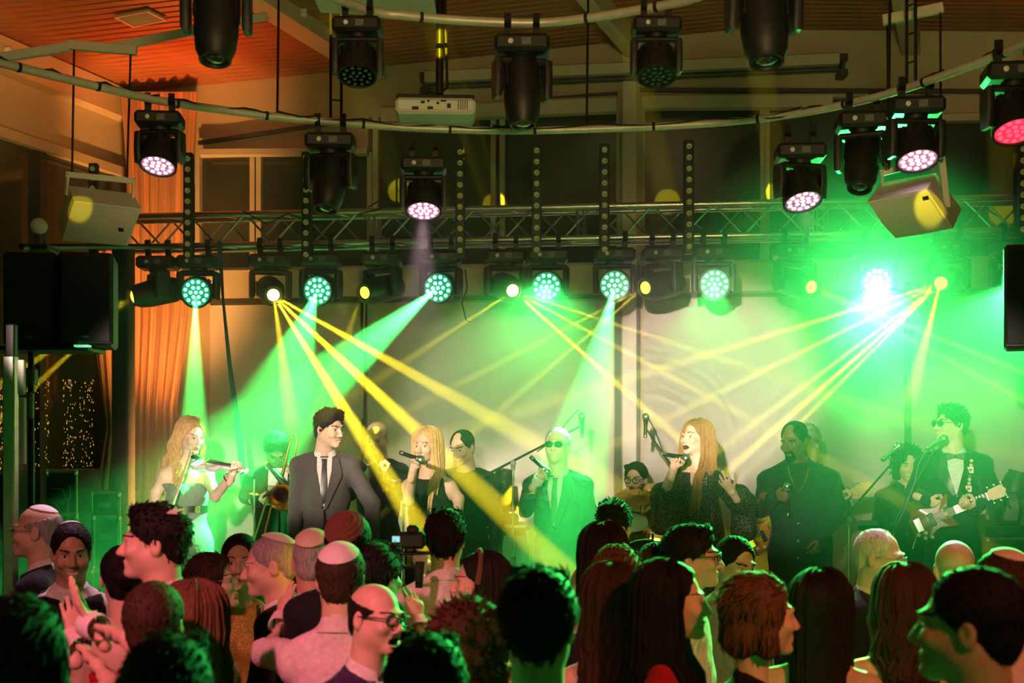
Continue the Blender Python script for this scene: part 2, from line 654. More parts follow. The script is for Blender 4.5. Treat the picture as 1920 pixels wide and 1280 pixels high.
# floor, outer walls
mb = MB(); mb.box((0, 4, -.06), (18, 16, .12)); fl = mb.build('floor', 'floor_dark', smooth=False); fl['kind'] = 'structure'
mb = MB(); mb.box((5.45, 3.9, 2.8), (.15, 14, 5.9)); o = mb.build('wall_right', 'wall_paint', smooth=False); o['kind'] = 'structure'
mb = MB(); mb.box((-1, -2.9, 2.8), (16, .15, 5.9)); o = mb.build('wall_front', 'wall_paint', smooth=False); o['kind'] = 'structure'
STZ = .42
mb = MB()
vs = [(x, y, z) for z in (0, STZ) for (x, y) in ((-4.1, 6.9), (4.9, 6.9), (4.9, 10.6), (-3.3, 11.45), (-4.1, 9.6))]
mb.add(vs, [(4, 3, 2, 1, 0), (5, 6, 7, 8, 9)] + [(i, (i + 1) % 5, (i + 1) % 5 + 5, i + 5) for i in range(5)])
o = mb.build('floor_stage', 'stage_carpet', smooth=False); o['kind'] = 'structure'

uL, uR, uRidge = U_(232), 5.6, U_(1380)
zL, zRg, zR = ZW(177, 232), ZW(56, 1380), ZW(72, 1920)
# back wall: solid below the sill, solid above the windows, piers between
Z_SILL, Z_HEAD = ZW(500), ZW(212)
mb = MB()
wbox(mb, uL - .2, uR, 0, Z_SILL, -.15, 0)
zt = [(uL - .2, zL - .06), (U_(620), ZW(110, 620)), (uRidge, zRg), (uR, zR)]
def top_at(u):
    for (a, za), (b, zb) in zip(zt[:-1], zt[1:]):
        if a <= u <= b:
            return za + (zb - za) * (u - a) / (b - a)
    return zR
segs = [(uL - .2, U_(690), ZW(290, 480)), (U_(690), U_(1160), Z_HEAD), (U_(1160), U_(1205), 3.2), (U_(1205), U_(1755), Z_HEAD + .06), (U_(1755), uR, ZW(226, 1860))]
us = sorted(set([s_[0] for s_ in segs] + [uR] + [z_[0] for z_ in zt]))
for a, b in zip(us[:-1], us[1:]):
    zb = [s_[2] for s_ in segs if s_[0] <= (a + b) / 2 < s_[1]][0]
    vs = [wpt(u, z, o_) for o_ in (-.15, 0) for (u, z) in ((a, zb), (b, zb), (b, top_at(b) + .1), (a, top_at(a) + .1))]
    mb.add(vs, [(0, 3, 2, 1), (4, 5, 6, 7), (0, 1, 5, 4), (1, 2, 6, 5), (2, 3, 7, 6), (3, 0, 4, 7)])
bw = mb.build('wall_back', 'wall_paint', smooth=False); bw['kind'] = 'structure'
# white lower panels (rolled-down screens) with dark joints
for k, (a, b) in enumerate(((395, 677), (690, 1151), (1206, 1694), (1708, 1990))):
    m2 = MB(); wbox(m2, U_(a), U_(b), .2, ZW(566, 960), 0.0, .02)
    m2.build('panel', 'panel_white', bw, smooth=False)
    m2 = MB(); wbox(m2, U_(a), U_(b), ZW(553), ZW(500), 0, .05)
    m2.build('header_board', 'blind', bw, smooth=False)
m2 = MB(); wbox(m2, U_(1168), U_(1193), .2, ZW(110), 0, .07); m2.build('column', 'panel_white', bw, smooth=False)
for a, b, p0 in ((1153, 1165, 500), (1194, 1201, 500), (1696, 1707, 540), (680, 686, 566)):
    m2 = MB(); wbox(m2, U_(a), U_(b), .2, ZW(p0), 0, .045); m2.build('joint', 'dark_trim', bw, smooth=False)
m2 = MB(); wbox(m2, U_(395), uR, ZW(562), ZW(555), 0, .03); m2.build('joint', 'dark_trim', bw, smooth=False)
# upper windows
nw = 0
for (a, b, zt_) in ((372, 470, ZW(290, 480)), (487, 690, ZW(290, 480)), (706, 922, Z_HEAD), (944, 1158, Z_HEAD), (1207, 1428, Z_HEAD + .06), (1441, 1755, Z_HEAD + .06), (1755, 1990, ZW(226, 1860))):
    nw += 1
    m2 = MB(); wbox(m2, U_(a), U_(b), Z_SILL, zt_, -.09, -.075)
    w_ = m2.build('window_%d' % nw, 'window_glass', smooth=False); w_['kind'] = 'structure'
    m2 = MB()
    t_ = .035
    wbox(m2, U_(a) - t_, U_(a) + .01, Z_SILL, zt_, -.12, .0)
    wbox(m2, U_(b) - .01, U_(b) + t_, Z_SILL, zt_, -.12, .0)
    wbox(m2, U_(a), U_(b), Z_SILL, Z_SILL + .03, -.12, .0)
    m2.build('window_frame', 'blind', w_, smooth=False)
# rolled blinds, the long projector screen case and dark rails on the upper wall
def bar(name, label, a, b, th, mt, off=.08, cat='blind', deep=.10):
    p, q = PW(*a, off), PW(*b, off)
    mb = MB()
    d = (q - p)
    h_ = th / F * WB / 2
    n_ = 10
    vs, fs = [], []
    prof = [(-.5, -1), (.5, -1), (.5, .7), (.3, 1), (-.3, 1), (-.5, .7)]
    for e_ in (p, q):
        for (x, z) in prof:
            vs.append(e_ + WO * (x * deep) + Vector((0, 0, z * h_)))
    fs = [tuple(range(5, -1, -1)), tuple(range(6, 12))] + [(i, (i + 1) % 6, 6 + (i + 1) % 6, 6 + i) for i in range(6)]
    mb.add(vs, fs)
    o_ = mb.build(name, mt, None, p, smooth=False)
    tag(o_, label, cat)
    return o_


sc_ = bar('projection_screen_case', 'long beige roller screen case high on the back wall', (798, 146), (1572, 112), 22, 'blind', .14, 'screen case', .14)
m2 = MB(); d_ = PW(798, 163, .14); e_ = PW(1572, 129, .14)
m2.tube([d_ - sc_.location, e_ - sc_.location], .022, 8); m2.build('screen_bar', 'dark_trim', sc_)
for px, py in ((796, 152), (1578, 118)):
    m2 = MB(); p_ = PW(px, py, .10) - sc_.location
    m2.box(p_ + Vector((0, 0, .03)), (.07, .16, .05)); m2.box(p_ - Vector((0, 0, .10)), (.07, .16, .05)); m2.box(p_ - Vector((0, 0, .03)), (.03, .12, .16))
    m2.build('bracket', 'dark_trim', sc_, smooth=False)
bar('roller_blind', 'rolled beige blind above the middle window pair', (716, 216), (1156, 196), 30, 'blind', .07)
bar('roller_blind', 'rolled beige blind above the window right of the white column', (1203, 192), (1560, 190), 26, 'blind', .07)
bar('roller_blind', 'short orange-lit roller blind left above the leftmost windows', (378, 286), (690, 284), 13, 'blind', .07)
bar('roller_blind', 'rolled blind at the right end of the back wall', (1762, 222), (1990, 216), 15, 'blind', .07)
for i, (a, b) in enumerate((((372, 268), (640, 228)), ((720, 210), (1158, 176)), ((1200, 168), (1990, 172)))):
    bar('wall_rail', ['dark sloping rail on the wall beside the orange curtain', 'dark rail under the screen case', 'dark rail on the wall right of the white column'][i],
        a, b, 8, 'dark_trim', .05, 'rail', .03)

# ceiling: slab above, board by board below
mb = MB()
cor = wpt(uL - .2, 0)
A0, A1, A2 = wpt(uL - .6, zL - .02), wpt(uRidge, zRg + .06), wpt(uR + .4, zR + .05)
B0, B1, B2 = (q + DC * 14.8 for q in (A0, A1, A2))
B2 = Vector((6.0, -3.2, zR + .05))
A2b = wpt(6.0, zR + .05)
vs = [A0 - DC * .3, A1 - DC * .3, A2b - DC * .3, B0, B1, B2]
vs += [v + Vector((0, 0, .12)) for v in vs]
mb.add(vs, [(0, 3, 4, 1), (1, 4, 5, 2), (6, 7, 10, 9), (7, 8, 11, 10), (0, 1, 7, 6), (1, 2, 8, 7), (3, 9, 10, 4), (4, 10, 11, 5), (0, 6, 9, 3), (2, 5, 11, 8)])
ce = mb.build('ceiling', 'ceiling_wood', smooth=False); ce['kind'] = 'structure'
PWD = .105
for side, (a, b, za, zb) in enumerate(((uL - .05, uRidge, zL, zRg), (uRidge, uR, zRg, zR))):
    v0, v1 = Vector((0, 0, za)) + WE * a, Vector((0, 0, zb)) + WE * b
    base = None
    for k in range(31):
        o0 = wpt(0, 0) + DC * (PWD * k)
        if base is None:
            m2 = MB()
            g_ = .010
            sec = [(0, .016), (.010, .0), (PWD - g_ - .010, .0), (PWD - g_, .016), (PWD - g_, .026), (0, .026)]
            vs = [e_ + DC * s_ + Vector((0, 0, z_)) for e_ in (v0, v1) for (s_, z_) in sec]
            fs = [tuple(range(6)), tuple(range(11, 5, -1))] + [(i, 6 + i, 6 + (i + 1) % 6, (i + 1) % 6) for i in range(6)]
            m2.add(vs, fs)
            base = m2.build('plank', 'ceiling_wood', ce, smooth=False)
            base.location = o0
        else:
            c_ = base.copy(); COL.objects.link(c_); c_.location = o0
# white beams
def beam(name, p, L, w, h, m='off_white', d=DC):
    mb = MB()
    s_ = d.cross(Vector((0, 0, 1))).normalized()
    q = p + d * L
    vs = [e_ + s_ * (i * w / 2) + Vector((0, 0, z)) for e_ in (p, q) for (i, z) in ((-1, 0), (1, 0), (1, h), (-1, h))]
    mb.add(vs, [(0, 1, 2, 3), (7, 6, 5, 4), (0, 4, 5, 1), (1, 5, 6, 2), (2, 6, 7, 3), (3, 7, 4, 0)])
    o_ = mb.build(name, m, smooth=False); o_['kind'] = 'structure'
    return o_


beam('trim_1', PW(705, 150), 6, .20, .30, 'wall_paint')
beam('trim_2', PW(1192, 112), 6, .12, .22, 'wall_paint')
beam('trim_3', PW(1708, 104), 5, .15, .25, 'wall_paint')
# left wall: painted band above, dark glass below
pL = wpt(uL, 0)
ZLB = ZW(330, 215)
nL = Vector((-DC.y, DC.x, 0))
if nL.x < 0:
    nL = -nL
def lbox(mb, s0, s1, z0, z1, o0, o1):
    vs = [pL + DC * s_ + nL * o_ + Vector((0, 0, z)) for z in (z0, z1) for o_ in (o0, o1) for s_ in (s0, s1)]
    mb.add(vs, [(0, 1, 3, 2), (4, 6, 7, 5), (0, 4, 5, 1), (2, 3, 7, 6), (0, 2, 6, 4), (1, 5, 7, 3)])


mb = MB(); lbox(mb, -.2, 15, ZLB, zL + .1, -.12, 0); lw = mb.build('wall_left', 'wall_paint', smooth=False); lw['kind'] = 'structure'
m2 = MB(); lbox(m2, 0, 15, ZLB - .02, ZLB + .06, 0, .05); m2.build('ledge', 'wall_paint', lw, smooth=False)
m2 = MB(); lbox(m2, 0, 15, zL - .26, zL, 0, .14); m2.build('top_beam', 'wall_paint', lw, smooth=False)
mb = MB(); lbox(mb, -.2, 15, 0, ZLB, -.10, -.08); lg = mb.build('window_8', 'window_glass', smooth=False); lg['kind'] = 'structure'
for s_ in (0.02, 1.0, 2.0, 3.2, 4.4, 5.6):
    m2 = MB(); lbox(m2, s_, s_ + .08, 0, ZLB, -.12, -.02); m2.build('window_frame', 'dark_trim', lg, smooth=False)
# air vent in the boards
v_ = P(265, 35, 8.62)
mb = MB()
zv = 4.86
def cp(px, py):      # point on the left ceiling slope seen at a pixel
    Y = 8.5
    for _ in range(30):
        q = P(px, py, Y)
        r_ = q - wpt(0, 0)
        # solve u along the wall for this point: q = wall + WE*u + DC*s
        det = WE.x * DC.y - WE.y * DC.x
        u = (r_.x * DC.y - r_.y * DC.x) / det
        z = zL + (zRg - zL) * (u - uL) / (uRidge - uL)
        Y = (z - .012 - CAMZ) * F / (HOR - py)
    return P(px, py, Y)
c4 = [cp(213, 29), cp(278, 17), cp(314, 35), cp(249, 48)]
cc = sum(c4, Vector()) / 4
fr = MB()
up = Vector((0, 0, -.018))
inn = [c + (cc - c) * .14 for c in c4]
fr.add([c for c in c4] + [c + up for c in c4] + [c + up for c in inn] + inn, [(i, (i + 1) % 4, (i + 1) % 4 + 4, i + 4) for i in range(4)] + [(4 + i, 4 + (i + 1) % 4, 8 + (i + 1) % 4, 8 + i) for i in range(4)] + [(8 + i, 8 + (i + 1) % 4, 12 + (i + 1) % 4, 12 + i) for i in range(4)])
vo = fr.build('ceiling_vent', 'blind', None, cc, smooth=False)
tag(vo, 'square beige air vent grille set in the wooden ceiling boards', 'vent')
for k in range(11):
    t = (k + .5) / 11
    a = inn[0] + (inn[3] - inn[0]) * t; b = inn[1] + (inn[2] - inn[1]) * t
    m2 = MB(); m2.tube([a + up * .4 - cc, b + up * .4 - cc], .007, 4); m2.build('slat', 'blind', vo, smooth=False)

# orange curtains hanging at the corner
def curtain(name, label, rows, off, folds, mt='curtain_orange', nx=90):
    """rows: (py, px left, px right)"""
    mb = MB()
    vs = []
    ny = 40
    r0 = rows[0]
    for layer in (0, 1):
        for j in range(ny + 1):
            py = rows[0][0] + (rows[-1][0] - rows[0][0]) * j / ny
            for a, b in zip(rows[:-1], rows[1:]):
                if a[0] <= py <= b[0]:
                    t = (py - a[0]) / (b[0] - a[0]); l = a[1] + (b[1] - a[1]) * t; r = a[2] + (b[2] - a[2]) * t
            for i in range(nx + 1):
                u = i / nx
                ph = u * folds * 6.283 + .5 * math.sin(py * .006 + u * 9)
                d = .055 * math.sin(ph) + .018 * math.sin(ph * 2.3 + 1 + py * .004)
                vs.append(PW(l + (r - l) * u, py, off + d + layer * .012))
    w = nx + 1
    n1 = w * (ny + 1)
    fs = []
    for j in range(ny):
        for i in range(nx):
            a = j * w + i
            fs.append((a, a + w, a + w + 1, a + 1)); fs.append((n1 + a, n1 + a + 1, n1 + a + w + 1, n1 + a + w))
    rim = list(range(w)) + [j * w + nx for j in range(1, ny + 1)] + [ny * w + i for i in range(nx - 1, -1, -1)] + [j * w for j in range(ny - 1, 0, -1)]
    for a, b in zip(rim, rim[1:] + rim[:1]):
        fs.append((a, b, n1 + b, n1 + a))
    mb.add(vs, fs)
    o_ = mb.build(name, mt, None, PW((rows[-1][1] + rows[-1][2]) / 2, rows[-1][0], off))
    tag(o_, label, 'curtain')
    return o_


curtain('curtain', 'tall orange pleated curtain hanging in the corner by the stage', [(172, 226, 370), (300, 236, 362), (600, 246, 352), (760, 246, 332), (930, 243, 330), (985, 250, 328)], .32, 6)
curtain('curtain', 'narrow orange curtain edge behind the black loudspeakers', [(470, 176, 226), (660, 180, 224), (800, 200, 222), (915, 181, 216), (985, 190, 214)], .42, 2.6, nx=50)

# haze from the stage smoke machine, filling the stage
mh = bpy.data.materials.new('stage_haze'); mh.use_nodes = True
nt = mh.node_tree; nt.nodes.clear()
out = nt.nodes.new('ShaderNodeOutputMaterial'); vsn = nt.nodes.new('ShaderNodeVolumeScatter')
vsn.inputs['Color'].default_value = (1, 1, 1, 1); vsn.inputs['Density'].default_value = HAZE; vsn.inputs['Anisotropy'].default_value = .35
nt.links.new(vsn.outputs[0], out.inputs['Volume'])
mb = MB()
ha = [Vector((-3.9, 6.7, 0)), Vector((5.0, 6.7, 0)), wpt(5.0, 0, .02), wpt(uL + .05, 0, .02)]
vs = [Vector((q.x, q.y, z)) for z in (STZ + .01, 4.3) for q in ha]
mb.add(vs, [(3, 2, 1, 0), (4, 5, 6, 7)] + [(i, (i + 1) % 4, (i + 1) % 4 + 4, i + 4) for i in range(4)])
hz = mb.build('haze', mh, smooth=False)
tag(hz, 'thin stage haze drifting through the coloured light beams', 'haze', kind='stuff')


# ---------------------------------------------------------------- truss and lighting gear
TB = 9.5


def TY(px, off=0.):
    return (TB - off) / (1 + .113 * (px - 960) / F)


def PT(px, py, off=0.):
    return P(px, py, TY(px, off))


TZ1, TZ0 = CAMZ + (HOR - 390) / F * TB, CAMZ + (HOR - 449) / F * TB
TE = Vector((1, -.113, 0)).normalized(); TN = Vector((-.113, -1, 0)).normalized()
def tpt(t, z, off=0.):
    return Vector((0, TB, 0)) + TE * t + TN * off + Vector((0, 0, z))


t0_, t1_ = (PT(200, 0) - Vector((0, TB, 0))).dot(TE), (PT(1985, 0) - Vector((0, TB, 0))).dot(TE)
tr = empty('lighting_truss', tpt(0, TZ0), 'long silver lighting truss spanning the stage above the performers', 'truss')
tl = tr.location.copy()
tb_ = None
for z in (TZ0, TZ1):
    for off in (0, -.21):
        m2 = MB(); m2.tube([tpt(t0_, z, off) - tl, tpt(t1_, z, off) - tl], .023, 10)
        m2.build('chord', 'steel', tr)
L_ = t1_ - t0_
nb = 32
for off in (0, -.21):
    for k in range(nb):
        a = t0_ + L_ * k / nb; b = t0_ + L_ * (k + 1) / nb
        z0, z1 = (TZ0, TZ1) if (k % 2 == 0) else (TZ1, TZ0)
        if off:
            z0, z1 = z1, z0
        m2 = MB(); m2.tube([tpt(a, z0, off) - tl, tpt(b, z1, off) - tl], .0085, 6, False)
        m2.build('brace', 'steel', tr)
for k in range(0, nb + 1, 2):
    a = t0_ + L_ * k / nb
    for z in (TZ0, TZ1):
        m2 = MB(); m2.tube([tpt(a, z, 0) - tl, tpt(a + .1, z, -.21) - tl], .007, 6, False); m2.build('brace', 'steel', tr)
for px in (692, 702, 1082, 1094, 1532, 1552):
    a = (PT(px, 0) - Vector((0, TB, 0))).dot(TE)
    for off in (0, -.21):
        m2 = MB(); m2.tube([tpt(a, TZ0, off) - tl, tpt(a, TZ1, off) - tl], .009, 6, False); m2.build('upright', 'steel', tr)
# the leg of the truss, sleeved in black
c_ = PT(233, 850, 0)
mb = MB(); mb.box((0, 0, (TZ0 - STZ) / 2), (.125, .2, TZ0 - STZ), None, .012)
o = mb.build('truss_leg', 'cloth_black', None, (0, 0, 0)); o.location = (c_.x, c_.y - .02, STZ); tag(o, 'black sleeved upright tower carrying the left end of the truss', 'truss leg')
m2 = MB(); m2.box((0, 0, .02), (.5, .5, .03)); m2.build('base_plate', 'black_metal', o)
c_ = PT(2010, 850, 0)
mb = MB(); mb.box((0, 0, (TZ0 - STZ) / 2), (.125, .2, TZ0 - STZ), None, .012)
o = mb.build('truss_leg', 'cloth_black', None, (0, 0, 0)); o.location = (c_.x, c_.y, STZ); tag(o, 'black sleeved tower at the right end of the truss', 'truss leg')

# ---- moving heads: parts made once
def proto(fn, name, m):
    mb = MB(); fn(mb)
    me = mb.build(name, m).data
    ob = [q for q in bpy.data.objects if q.data == me][0]
    bpy.data.objects.remove(ob)
    return me


def f_clamp(mb):
    mb.prism([(-.022, 0), (.022, 0), (.022, .045), (.040, .062), (.040, .085), (.030, .088), (.026, .070), (-.026, .070), (-.030, .105), (.0, .115), (.0, .122), (-.036, .112), (-.042, .062), (-.022, .045)], (0, 0, 0), (0, 1, 0), (0, 0, 1), .032)
def f_base(mb):
    mb.box((0, 0, -.045), (.27, .20, .085), None, .018)
def f_panel(mb):
    mb.box((.02, -.101, -.045), (.045, .004, .034))
def f_knob(mb):
    mb.lathe((-.055, -.099, -.045), (0, -1, 0), [(.013, 0), (.013, .008), (.010, .010)], 14)
def f_yoke(mb):
    mb.lathe((0, 0, -.088), (0, 0, -1), [(.06, 0), (.06, .02), (.05, .024)], 18)
    mb.box((0, 0, -.118), (.25, .085, .034), None, .012)
    for x in (-.125, .125):
        mb.prism([(-.045, -.11), (.045, -.11), (.052, -.20), (.042, -.30), (-.042, -.30), (-.052, -.20)], (x, 0, 0), (0, 1, 0), (0, 0, 1), .036, .10)
def f_wash(mb):       # head axis +z is the beam, pivot at the origin
    mb.lathe((0, 0, 0), (0, 0, 1), [(.055, -.10), (.085, -.085), (.098, -.05), (.104, .0), (.108, .045), (.110, .07), (.110, .085), (.100, .085), (.098, .078)], 28)
    for a in range(0, 360, 24):
        c, s_ = math.cos(math.radians(a)), math.sin(math.radians(a))
        mb.box((.088 * c, .088 * s_, -.055), (.028, .028, .05), Matrix.Rotation(math.radians(a), 3, 'Z'))
def f_leds(mb):
    for (n, r) in ((1, 0), (6, .036), (12, .074)):
        for k in range(n):
            a = 2 * math.pi * k / n + .26 * (n == 12)
            mb.ball((r * math.cos(a), r * math.sin(a), .079), .0135, 8, (1, 1, .45))
def f_ledplate(mb):
    mb.lathe((0, 0, .074), (0, 0, 1), [(.096, 0), (.096, .004)], 24)
def f_spot(mb):
    mb.lathe((0, 0, 0), (0, 0, 1), [(.035, -.17), (.075, -.155), (.088, -.11), (.09, -.02), (.092, .06), (.082, .14), (.068, .17), (.066, .19), (.055, .19), (.052, .178)], 26)
    for x in (-1, 1):
        mb.box((x * .083, 0, -.06), (.02, .09, .13), None, .008)
def f_spotlens(mb):
    mb.lathe((0, 0, .172), (0, 0, 1), [(.042, 0), (.040, .010), (.026, .017), (.002, .020)], 22)


M_CL, M_BA, M_PA, M_KN = proto(f_clamp, 'clamp', 'black_metal'), proto(f_base, 'base', 'black_plastic'), proto(f_panel, 'display', 'grey_plastic'), proto(f_knob, 'knob', 'grille_white')
M_YO, M_WA, M_SP = proto(f_yoke, 'yoke', 'black_plastic'), proto(f_wash, 'head', 'black_plastic'), proto(f_spot, 'head', 'black_plastic')
M_LE, M_LP, M_SL = proto(f_leds, 'led_cluster', 'led_green'), proto(f_ledplate, 'led_plate', 'black_plastic'), proto(f_spotlens, 'lens', 'lens_yellow')


def inst(name, me, parent, m=None):
    o_ = bpy.data.objects.new(name, me); COL.objects.link(o_); o_.parent = parent
    if m:
        key = me.name + '|' + m
        if key not in MEVAR:
            c = me.copy(); c.materials.clear(); c.materials.append(MATS[m]); MEVAR[key] = c
        o_.data = MEVAR[key]
    return o_


MEVAR = {}


def fixture(kind, hang, aim, lens, label, group=None, sc=1., plate='led_green_dim', upright=False, rz=0.):
    """hang = where the clamp grips; aim = direction of the beam"""
    r = empty('wash_light' if kind == 'wash' else 'moving_head_light', hang, label, 'stage light', group)
    r.scale = (sc,) * 3
    if upright:
        r.rotation_euler = (math.pi, 0, rz)
    else:
        r.rotation_euler = (0, 0, rz)
    M = Matrix.Rotation(rz, 3, 'Z') if not upright else (Matrix.Rotation(rz, 3, 'Z') @ Matrix.Rotation(math.pi, 3, 'X'))
    a = (M.inverted() @ Vector(aim)).normalized()
    pan = math.atan2(a.x, -a.y) if (abs(a.x) + abs(a.y)) > 1e-3 else 0
    if not upright:
        for x_ in (-.07, .07):
            inst('clamp', M_CL, r).location = (x_, 0, 0)
    inst('base', M_BA, r); inst('display', M_PA, r); inst('knob', M_KN, r)
    y = inst('yoke', M_YO, r); y.rotation_euler = (0, 0, pan)
    h = inst('head', M_WA if kind == 'wash' else M_SP, r)
    h.location = (0, 0, -.245)
    h.rotation_euler = a.to_track_quat('Z', 'Y').to_euler()
    if kind == 'wash':
        inst('led_plate', M_LP, h, plate); inst('led_cluster', M_LE, h, lens)['kind'] = 'stuff'
    else:
        inst('lens', M_SL, h, lens)
    pivot = Vector(hang) + M @ Vector((0, 0, -.245 * sc))
    tip = pivot + Vector(aim).normalized() * ((.09 if kind == 'wash' else .195) * sc)
    return pivot, tip


# (px of the fixture, kind, direction, lens material, label)
ROW = [
    (297, 'spot', (-.80, -.45, -.22), 'lens_yellow_dim', 'black moving head tilted left in front of the orange curtain, first on the truss'),
    (372, 'wash', (.02, -1, -.20), 'led_green', 'round green LED wash light beside the orange curtain, over the violinist'),
    (507, 'spot', (.28, -.90, -.28), 'lens_yellow', 'black moving head throwing the strongest yellow beams over the tall suited singer'),
    (602, 'wash', (-.16, -1, -.20), 'led_green', 'round green LED wash light over the tall suited singer, right of the strongest yellow beams'),
    (717, 'spot', (-.60, -.80, -.24), 'lens_yellow_dim', 'black moving head turned left above the hanging white strap'),
    (827, 'wash', (-.22, -1, -.12), 'led_green', 'round green LED wash light over the blonde singer, throwing a broad pale beam'),
    (948, 'spot', (.26, -.9, -.24), 'lens_yellow', 'black moving head with a glowing yellow lens beside the middle of the truss'),
    (1027, 'wash', (-.13, -1, -.14), 'led_green', 'round green LED wash light over the singer in sunglasses'),
    (1152, 'wash', (-.06, -1, -.12), 'led_green', 'round green LED wash light just left of the white wall column'),
    (1242, 'spot', (-.72, -.70, -.20), 'lens_yellow_dim', 'green-lit moving head turned left over the drummer'),
    (1338, 'wash', (-.06, -1, -.14), 'led_green', 'round green LED wash light over the long-haired brunette singer'),
    (1490, 'spot', (.40, -.85, -.26), 'lens_yellow_dim', 'black moving head with yellow lens over the singer in the collarless jacket'),
    (1640, 'wash', (-.08, -1, -.20), 'led_white_hot', 'blinding white-green wash light under the right white loudspeaker'),
    (1776, 'spot', (-.50, -.82, -.20), 'lens_yellow_dim', 'black moving head turned left over the guitarist'),
    (1900, 'wash', (-.12, -1, -.16), 'led_green', 'round green LED wash light half hidden by the black loudspeaker'),
]
TIP = {}
for px, kind, aim, lens, lab in ROW:
    hang = PT(px, 0); hang.z = TZ0 - .083
    TIP[px] = fixture(kind, hang, aim, lens, lab, None, 1.1)

# LED strip bars standing against the truss
bar_mb = MB(); bar_mb.box((0, 0, 0), (.066, .06, .76), None, .006)
BARME = None
STRIPS = [(354, 389, 'beside the orange curtain'), (575, 388, 'above the tall suited singer'), (863, 379, 'right of the pink wash light'),
          (1006, 377, 'over the singer in sunglasses'), (1133, 376, 'just left of the white wall column'), (1291, 370, 'over the brunette singer'), (1915, 335, 'beside the red wash light')]
m2 = MB(); m2.box((0, 0, 0), (.066, .06, .76), None, .006); m2.box((0, .05, -.02), (.05, .05, .4)); strip_o = m2.build('x', 'black_plastic'); strip_me = strip_o.data; bpy.data.objects.remove(strip_o)
m2 = MB(); m2.lathe((0, 0, 0), (0, -1, 0), [(.019, 0), (.019, .010), (.015, .006), (.006, .004)], 14); lo_ = m2.build('x', 'lamp_amber'); lamp_me = lo_.data; bpy.data.objects.remove(lo_)
m2 = MB(); m2.ball((0, -.006, 0), .006, 8); lo_ = m2.build('x', 'chrome'); bulb_me = lo_.data; bpy.data.objects.remove(lo_)
for px, py, wh in STRIPS:
    so = bpy.data.objects.new('strip_light', strip_me); COL.objects.link(so)
    so.location = PT(px, py, .09); so.scale = (1.08,) * 3
    tag(so, 'black vertical strip of round lamps on the truss, ' + wh, 'strip light')
    for k in range(10):
        l_ = bpy.data.objects.new('lamp', lamp_me); COL.objects.link(l_); l_.parent = so; l_.location = (0, -.030, .335 - .0745 * k)
        b_ = bpy.data.objects.new('bulb', bulb_me); COL.objects.link(b_); b_.parent = l_
so = bpy.data.objects.new('strip_light', strip_me); COL.objects.link(so); so.location = PT(176, 400, .085)
tag(so, 'black vertical strip light hidden behind the left white loudspeaker', 'strip light')
for k in range(10):
    l_ = bpy.data.objects.new('lamp', lamp_me); COL.objects.link(l_); l_.parent = so; l_.location = (0, -.030, .335 - .0745 * k)

# curved pipes
def arc(pts, z, r, name, label, m='alu'):
    q = []
    for px, py in pts:
        Y = (z - CAMZ) * F / (HOR - py)
        q.append(P(px, py, Y))
    # smooth (Catmull-Rom)
    out = []
    for i in range(len(q) - 1):
        a, b, c, d = q[max(i - 1, 0)], q[i], q[i + 1], q[min(i + 2, len(q) - 1)]
        for k in range(6):
            t = k / 6
            out.append(.5 * ((2 * b) + (c - a) * t + (2 * a - 5 * b + 4 * c - d) * t * t + (-a + 3 * b - 3 * c + d) * t ** 3))
    out.append(q[-1])
    mb = MB(); mb.tube(out, r, 10)
    o_ = mb.build(name, m, None, out[len(out) // 2]); tag(o_, label, 'pipe')
    return o_, out


ARC1, A1P = arc([(-120, 92), (0, 118), (100, 142), (200, 166), (300, 189), (400, 204), (520, 219), (640, 230), (760, 239), (860, 243), (960, 245), (1100, 242), (1250, 236),
                 (1380, 227), (1500, 212), (1600, 192), (1700, 165), (1800, 130), (1900, 92), (2000, 50)], 3.75, .021, 'lighting_pipe', 'long curved silver lighting pipe sweeping across in front of the truss')
ARC2, A2P = arc([(560, -30), (690, 19), (760, 29), (860, 38), (1000, 43), (1100, 34), (1200, 18), (1290, 0), (1400, -40)], 3.95, .021, 'lighting_pipe', 'short yellow-lit curved pipe at the top of the picture')
for i in range(8, len(A1P) - 4, 9):       # cable ties
    d_ = (A1P[i + 1] - A1P[i]).normalized()
    mb = MB(); mb.lathe(A1P[i] - ARC1.location - d_ * .008, d_, [(.0235, 0), (.0235, .016)], 12); mb.build('tie', 'rubber', ARC1)
for i in range(6, len(A2P) - 4, 8):
    d_ = (A2P[i + 1] - A2P[i]).normalized()
    mb = MB(); mb.lathe(A2P[i] - ARC2.location - d_ * .008, d_, [(.0235, 0), (.0235, .016)], 12); mb.build('tie', 'rubber', ARC2)
cb = MB()
for (i0, i1, sag) in ((6, 24, .05), (20, 40, .045), (36, 60, .04), (58, 84, .04), (78, 100, .06), (92, 112, .05)):
    pts = []
    for k in range(i0, i1 + 1):
        t = (k - i0) / (i1 - i0)
        pts.append(A1P[k] + Vector((0, -.015, .026 - sag * abs(math.sin(t * 9.4)) * .6)))
    cb.tube(pts, .0065, 6)
o = cb.build('cable', 'rubber', None, A1P[50]); tag(o, 'black power cable tied along the long curved pipe', 'cable')


def near_arc(P_, px):
    best = min(P_, key=lambda q: abs(q.x / q.y * F + 960 - px))
    return best.copy()


